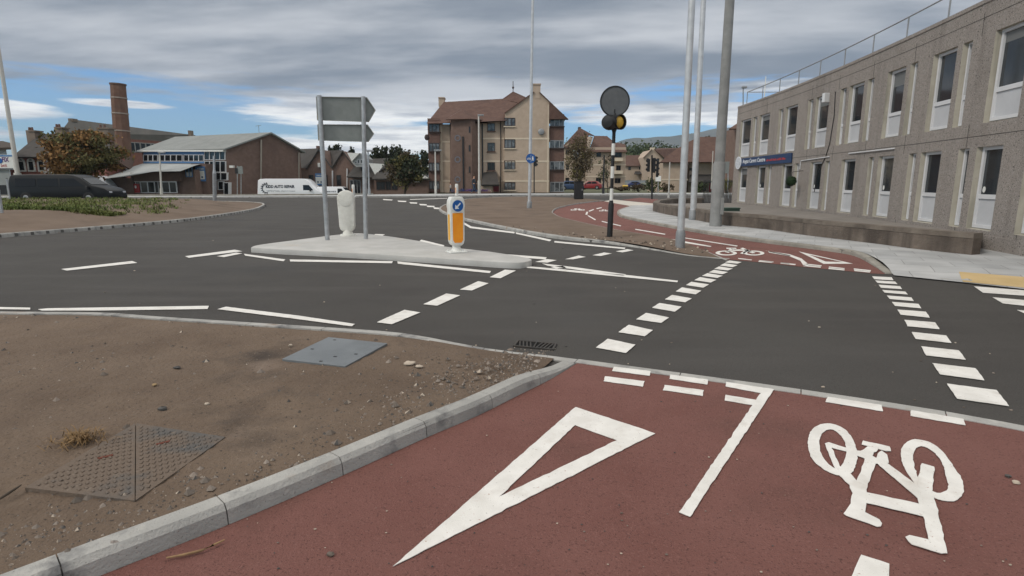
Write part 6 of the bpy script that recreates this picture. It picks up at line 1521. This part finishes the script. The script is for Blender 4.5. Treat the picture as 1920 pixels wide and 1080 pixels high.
# ------------------------------------------------------------------ trees, bushes, hills
def leaf_cloud(mb, centres, n, size, flat=.6):
    for _ in range(n):
        c, r = random.choice(centres); v = Vector((random.gauss(0, .5), random.gauss(0, .5), random.gauss(0, .5)))
        p = c + Vector((v.x * r.x, v.y * r.y, v.z * r.z)); a = Vector((random.gauss(0, 1), random.gauss(0, 1), random.gauss(0, flat))).normalized(); u = a.orthogonal().normalized(); w = a.cross(u)
        s = size * random.uniform(.55, 1.3); th = random.uniform(0, 6.28); u, w = u * math.cos(th) + w * math.sin(th), w * math.cos(th) - u * math.sin(th)
        mb.add([p - u * s, p + w * s * .55, p + u * s, p - w * s * .55], [(0, 1, 2, 3)])
def tree(px, base, x0, x1, y0, y1, Y, label, mats, n=1700, leaf=.16, clumps=34, zb=None, name='tree', shape=1.0, sparse=0, grp=None, trunkr=.14, cat='tree', tr_top=None):
    b = AT(px, base, Y); a, c = AT(x0, y1, Y), AT(x1, y0, Y); r = thing(name, label, cat, b if zb is None else (b.x, b.y, zb), grp)
    z0 = b.z if zb is None else zb; cx, cz = (a.x + c.x) / 2, (a.z + c.z) / 2; R_ = Vector(((c.x - a.x) / 2, (c.x - a.x) / 2, (c.z - a.z) / 2)); C_ = []
    for _ in range(clumps):
        while True:
            v = Vector((random.uniform(-1, 1), random.uniform(-1, 1), random.uniform(-1, 1)))
            if v.length < 1 and v.length > .25 and (shape >= 1 or math.hypot(v.x, v.y) < .35 + .65 * (1 - max(0, v.z)) ** shape): break
        q = random.uniform(.16, .34); C_.append((Vector((cx + v.x * R_.x * .86, Y + v.y * R_.y * .86, cz + v.z * R_.z * .86)), Vector((R_.x * q, R_.y * q, R_.z * q * .8))))
    tr = MB(); top = Vector((cx, Y, cz + R_.z * .35)); bt = Vector((b.x, Y, z0)); mid = bt.lerp(top, .35) + Vector((random.uniform(-.1, .1), 0, 0))
    tr.tube([bt - Vector((0, 0, .1)), mid, top], [trunkr, trunkr * .75, trunkr * .2], 8)
    trk = tr.build('trunk', m_bark, r, smooth=True)
    lim = MB()
    for cc, _ in C_[::2]:
        s = mid.lerp(top, random.uniform(-.3, .7)); lim.tube([s, s.lerp(cc, .5) + Vector((0, 0, .12 * R_.z * random.random())), cc], [trunkr * .42, trunkr * .25, trunkr * .08], 5)
    lim.build('limbs', m_bark, trk, smooth=True)
    k = len(mats)
    for i, m in enumerate(mats):
        mb = MB(); leaf_cloud(mb, C_[i::k], n // k, leaf); mb.build('crown', m, r)
    return r
lv = lambda n, c, c2, i=.4: mat(n, c, .85, c2, sc=.6, det=4, island=i)
L_or = lv('leaf_russet', (.165, .088, .028), (.22, .12, .04)); L_ol = lv('leaf_olive', (.092, .085, .028), (.13, .112, .038)); L_tan = lv('leaf_tan', (.125, .10, .06), (.16, .13, .08)); L_dk = lv('leaf_dark', (.022, .03, .013), (.04, .048, .02))
L_br = lv('leaf_brown', (.062, .045, .024), (.09, .066, .036)); L_gr = lv('leaf_green', (.038, .055, .018), (.06, .078, .026)); L_yg = lv('leaf_yellow', (.12, .12, .02), (.16, .15, .03))
tree(158, 369, 90, 220, 240, 338, 54, 'rounded russet and olive tree behind the black van', [L_or, L_ol], 11000, .17, 95, zb=-.5, trunkr=.18)
tree(757, 372, 722, 802, 285, 352, 62, 'brownish green tree over the pavilion roof', [L_ol, L_br, L_dk], 5000, .17, 60, zb=-.5)
tree(1086, 371, 1056, 1116, 240, 347, 46, 'upright thin brown leaved tree rising behind the black cabinet', [L_tan, L_br, L_ol], 3600, .075, 110, trunkr=.10)
tree(1140, 362, 1116, 1156, 288, 345, 60, 'thin young tree between the black post and the beacon', [L_br, L_gr], 500, .10, 22, trunkr=.06)
for i, (x, t, w, Y) in enumerate(((703, 276, 26, 96), (716, 268, 24, 98), (727, 269.5, 24, 97), (738, 268, 26, 99), (748, 274, 24, 96), (760, 283, 22, 104), (772, 287, 20, 106), (783, 284, 24, 108), (797, 279, 26, 104))):
    lb = ('first dark conifer right of the sign boards', 'second dark conifer right of the sign boards, tall and narrow', 'third dark conifer right of the sign boards', 'tallest dark conifer right of the middle of the row', 'fifth dark conifer, shorter than its left neighbour', 'lower dark tree in the dip of the skyline row', 'smallest pointed tree in the dip of the skyline row', 'bushy dark tree near the flats in the skyline row', 'last dark tree touching the flats in the skyline row')[i]
    tree(x, 330, x - w / 2, x + w / 2, t, 330, Y, lb, [L_dk], 1300, .26, 34, zb=.3, shape=.6, grp='dark trees on the skyline left of the flats', name='conifer_tree')
for i, (x, t, w, lb) in enumerate(((618, 270, 20, 'dark tree top between the two sign posts, left one'), (634, 266.5, 26, 'broad dark tree top under the lower sign board'), (660, 272, 12, 'narrow dark tree top by the right sign post'))):
    tree(x, 320, x - w / 2, x + w / 2, t, 320, 112, lb, [L_dk], 900, .3, 26, zb=.3, shape=.7, grp='dark trees behind the sign', name='conifer_tree')
tree(1326, 320, 1312, 1338, 248, 290, 130, 'brown tree top over the hipped roof', [L_br], 260, .3, 14, zb=.3)
def bush(px, base, x0, x1, y0, Y, label, m, n=420, leaf=.12, z=None):
    b = AT(px, base, Y); a, c = AT(x0, base, Y), AT(x1, y0, Y); r = thing('bush', label, 'bush', b)
    C_ = [(Vector((random.uniform(a.x, c.x), Y + random.uniform(-.5, .5), b.z + (c.z - b.z) * random.uniform(.2, .8))), Vector(((c.x - a.x) * .22, .4, (c.z - b.z) * .25))) for _ in range(12)]
    st = MB()
    for q, _ in C_: st.tube([b + Vector((random.uniform(-.1, .1), 0, -.1)), q], [.03, .01], 5)
    st.build('stems', m_bark, r); mb = MB(); leaf_cloud(mb, C_, n, leaf); mb.build('foliage', m, r)
bush(1226, 361, 1214, 1238, 334, 62, 'dark green bush beside the traffic signals', L_gr)
bush(1197, 358, 1185, 1209, 344, 70, 'low brownish bush left of the traffic signals', L_br)
bush(1165, 357, 1148, 1182, 350, 72, 'low ragged bush right of the beacon by the yellow bin', L_br)
bush(1252, 360, 1240, 1262, 343, 66, 'brown scrubby bush at the left corner of the hipped house', L_br)
bush(1316, 362, 1306, 1326, 339, 64, 'green bush between the two silver columns', L_gr)
bush(1363, 360, 1356, 1370, 334, 56, 'upright yellow green shrub right of the concrete column', L_yg, 300, .10)
def flower_bed():
    b = AT(890, 361.5, 63); r = thing('flower_bed', 'row of low purple and blue planting along the foot of the flats', 'flower bed', b)
    m = MB(); fbox(m, 852, 359, 920, 363, 63, .8); m.build('edging', m_brick2, r)
    for nm, m_, xs in (('purple_flowers', lv('petal_purple', (.10, .05, .17), (.15, .09, .24)), ((873, 885), (902, 920))), ('blue_flowers', lv('petal_blue', (.025, .04, .15), (.05, .10, .20)), ((850, 872), (882, 896)))):
        mb = MB()
        for x0, x1 in xs:
            C_ = [(AT(random.uniform(x0, x1), 357.5, 63 + random.uniform(.1, .7)), Vector((.25, .2, .16))) for _ in range(8)]; leaf_cloud(mb, C_, 160, .07)
        mb.build(nm, m_, r)
flower_bed()
def far_land():
    # wooded rise behind the houses
    mb = MB()
    for _ in range(46):
        px = random.uniform(1150, 1262); t = 270 + random.uniform(-6, 10) + abs(px - 1200) * .12; Y = random.uniform(215, 260); c, e = AT(px, t, Y), AT(px, 330, Y)
        h = c.z - e.z; C_ = [(Vector((c.x + random.gauss(0, 1.6), Y, e.z + h * random.uniform(.25, .95))), Vector((1.9, 1.9, 2.0))) for _ in range(6)]; leaf_cloud(mb, C_, 120, .55)
    struct(mb.build('far_wood', L_gr), 'stuff')
    crest = [(-1400, 318), (-600, 318), (0, 318), (480, 322), (620, 318), (700, 316), (800, 314), (980, 300), (1080, 286), (1130, 276), (1150, 269), (1172, 261), (1190, 258.5), (1212, 259), (1232, 256.5), (1256, 255.5), (1275, 253), (1300, 250), (1318, 246.5), (1336, 242), (1352, 239.5), (1372, 239), (1395, 236), (1450, 232), (1600, 240), (1900, 250), (2500, 262), (3400, 300)]
    cs = smooth_line(crest, 5); mb = MB(); Y = 3400; rows = ((0, 0.0), (.22, -260), (.5, -640), (.8, -1050), (1.05, -1400))
    for k, (f, dy) in enumerate(rows):
        for p in cs:
            q = AT(p.x, p.y, Y); zt = q.z; z = zt * (1 - f) - 6 * (f > 1)
            nzv = noise.noise(Vector((q.x * .004, dy * .004, 1))) * 26 + noise.noise(Vector((q.x * .016, dy * .01, 2))) * 9
            mb.v.append((q.x * (Y + dy) / Y if False else q.x, Y + dy, z + nzv * (1 - f) * (.22 if k == 0 else 1)))
    n = len(cs)
    for k in range(len(rows) - 1):
        for i in range(n - 1): mb.f.append([k * n + i, k * n + i + 1, (k + 1) * n + i + 1, (k + 1) * n + i]); mb.mi.append(0)
    struct(mb.build('hills', mat('hill_heather', (.045, .05, .032), .95, (.085, .082, .05), sc=.006, det=9, lo=.4, hi=.6), smooth=True))
far_land()
def haze():
    mb = MB().box(-3900, 3900, -55, 4400, -8, 480)
    o = mb.build('haze', []); o['kind'] = 'stuff'
    M = bpy.data.materials.new('haze_air'); M.use_nodes = True; nt = M.node_tree; nt.nodes.clear()
    v = nt.nodes.new('ShaderNodeVolumePrincipled'); v.inputs['Color'].default_value = (.66, .80, 1.0, 1); v.inputs['Density'].default_value = .00015; v.inputs['Anisotropy'].default_value = .1
    ou = nt.nodes.new('ShaderNodeOutputMaterial'); nt.links.new(v.outputs[0], ou.inputs['Volume']); o.data.materials.append(M)
haze()
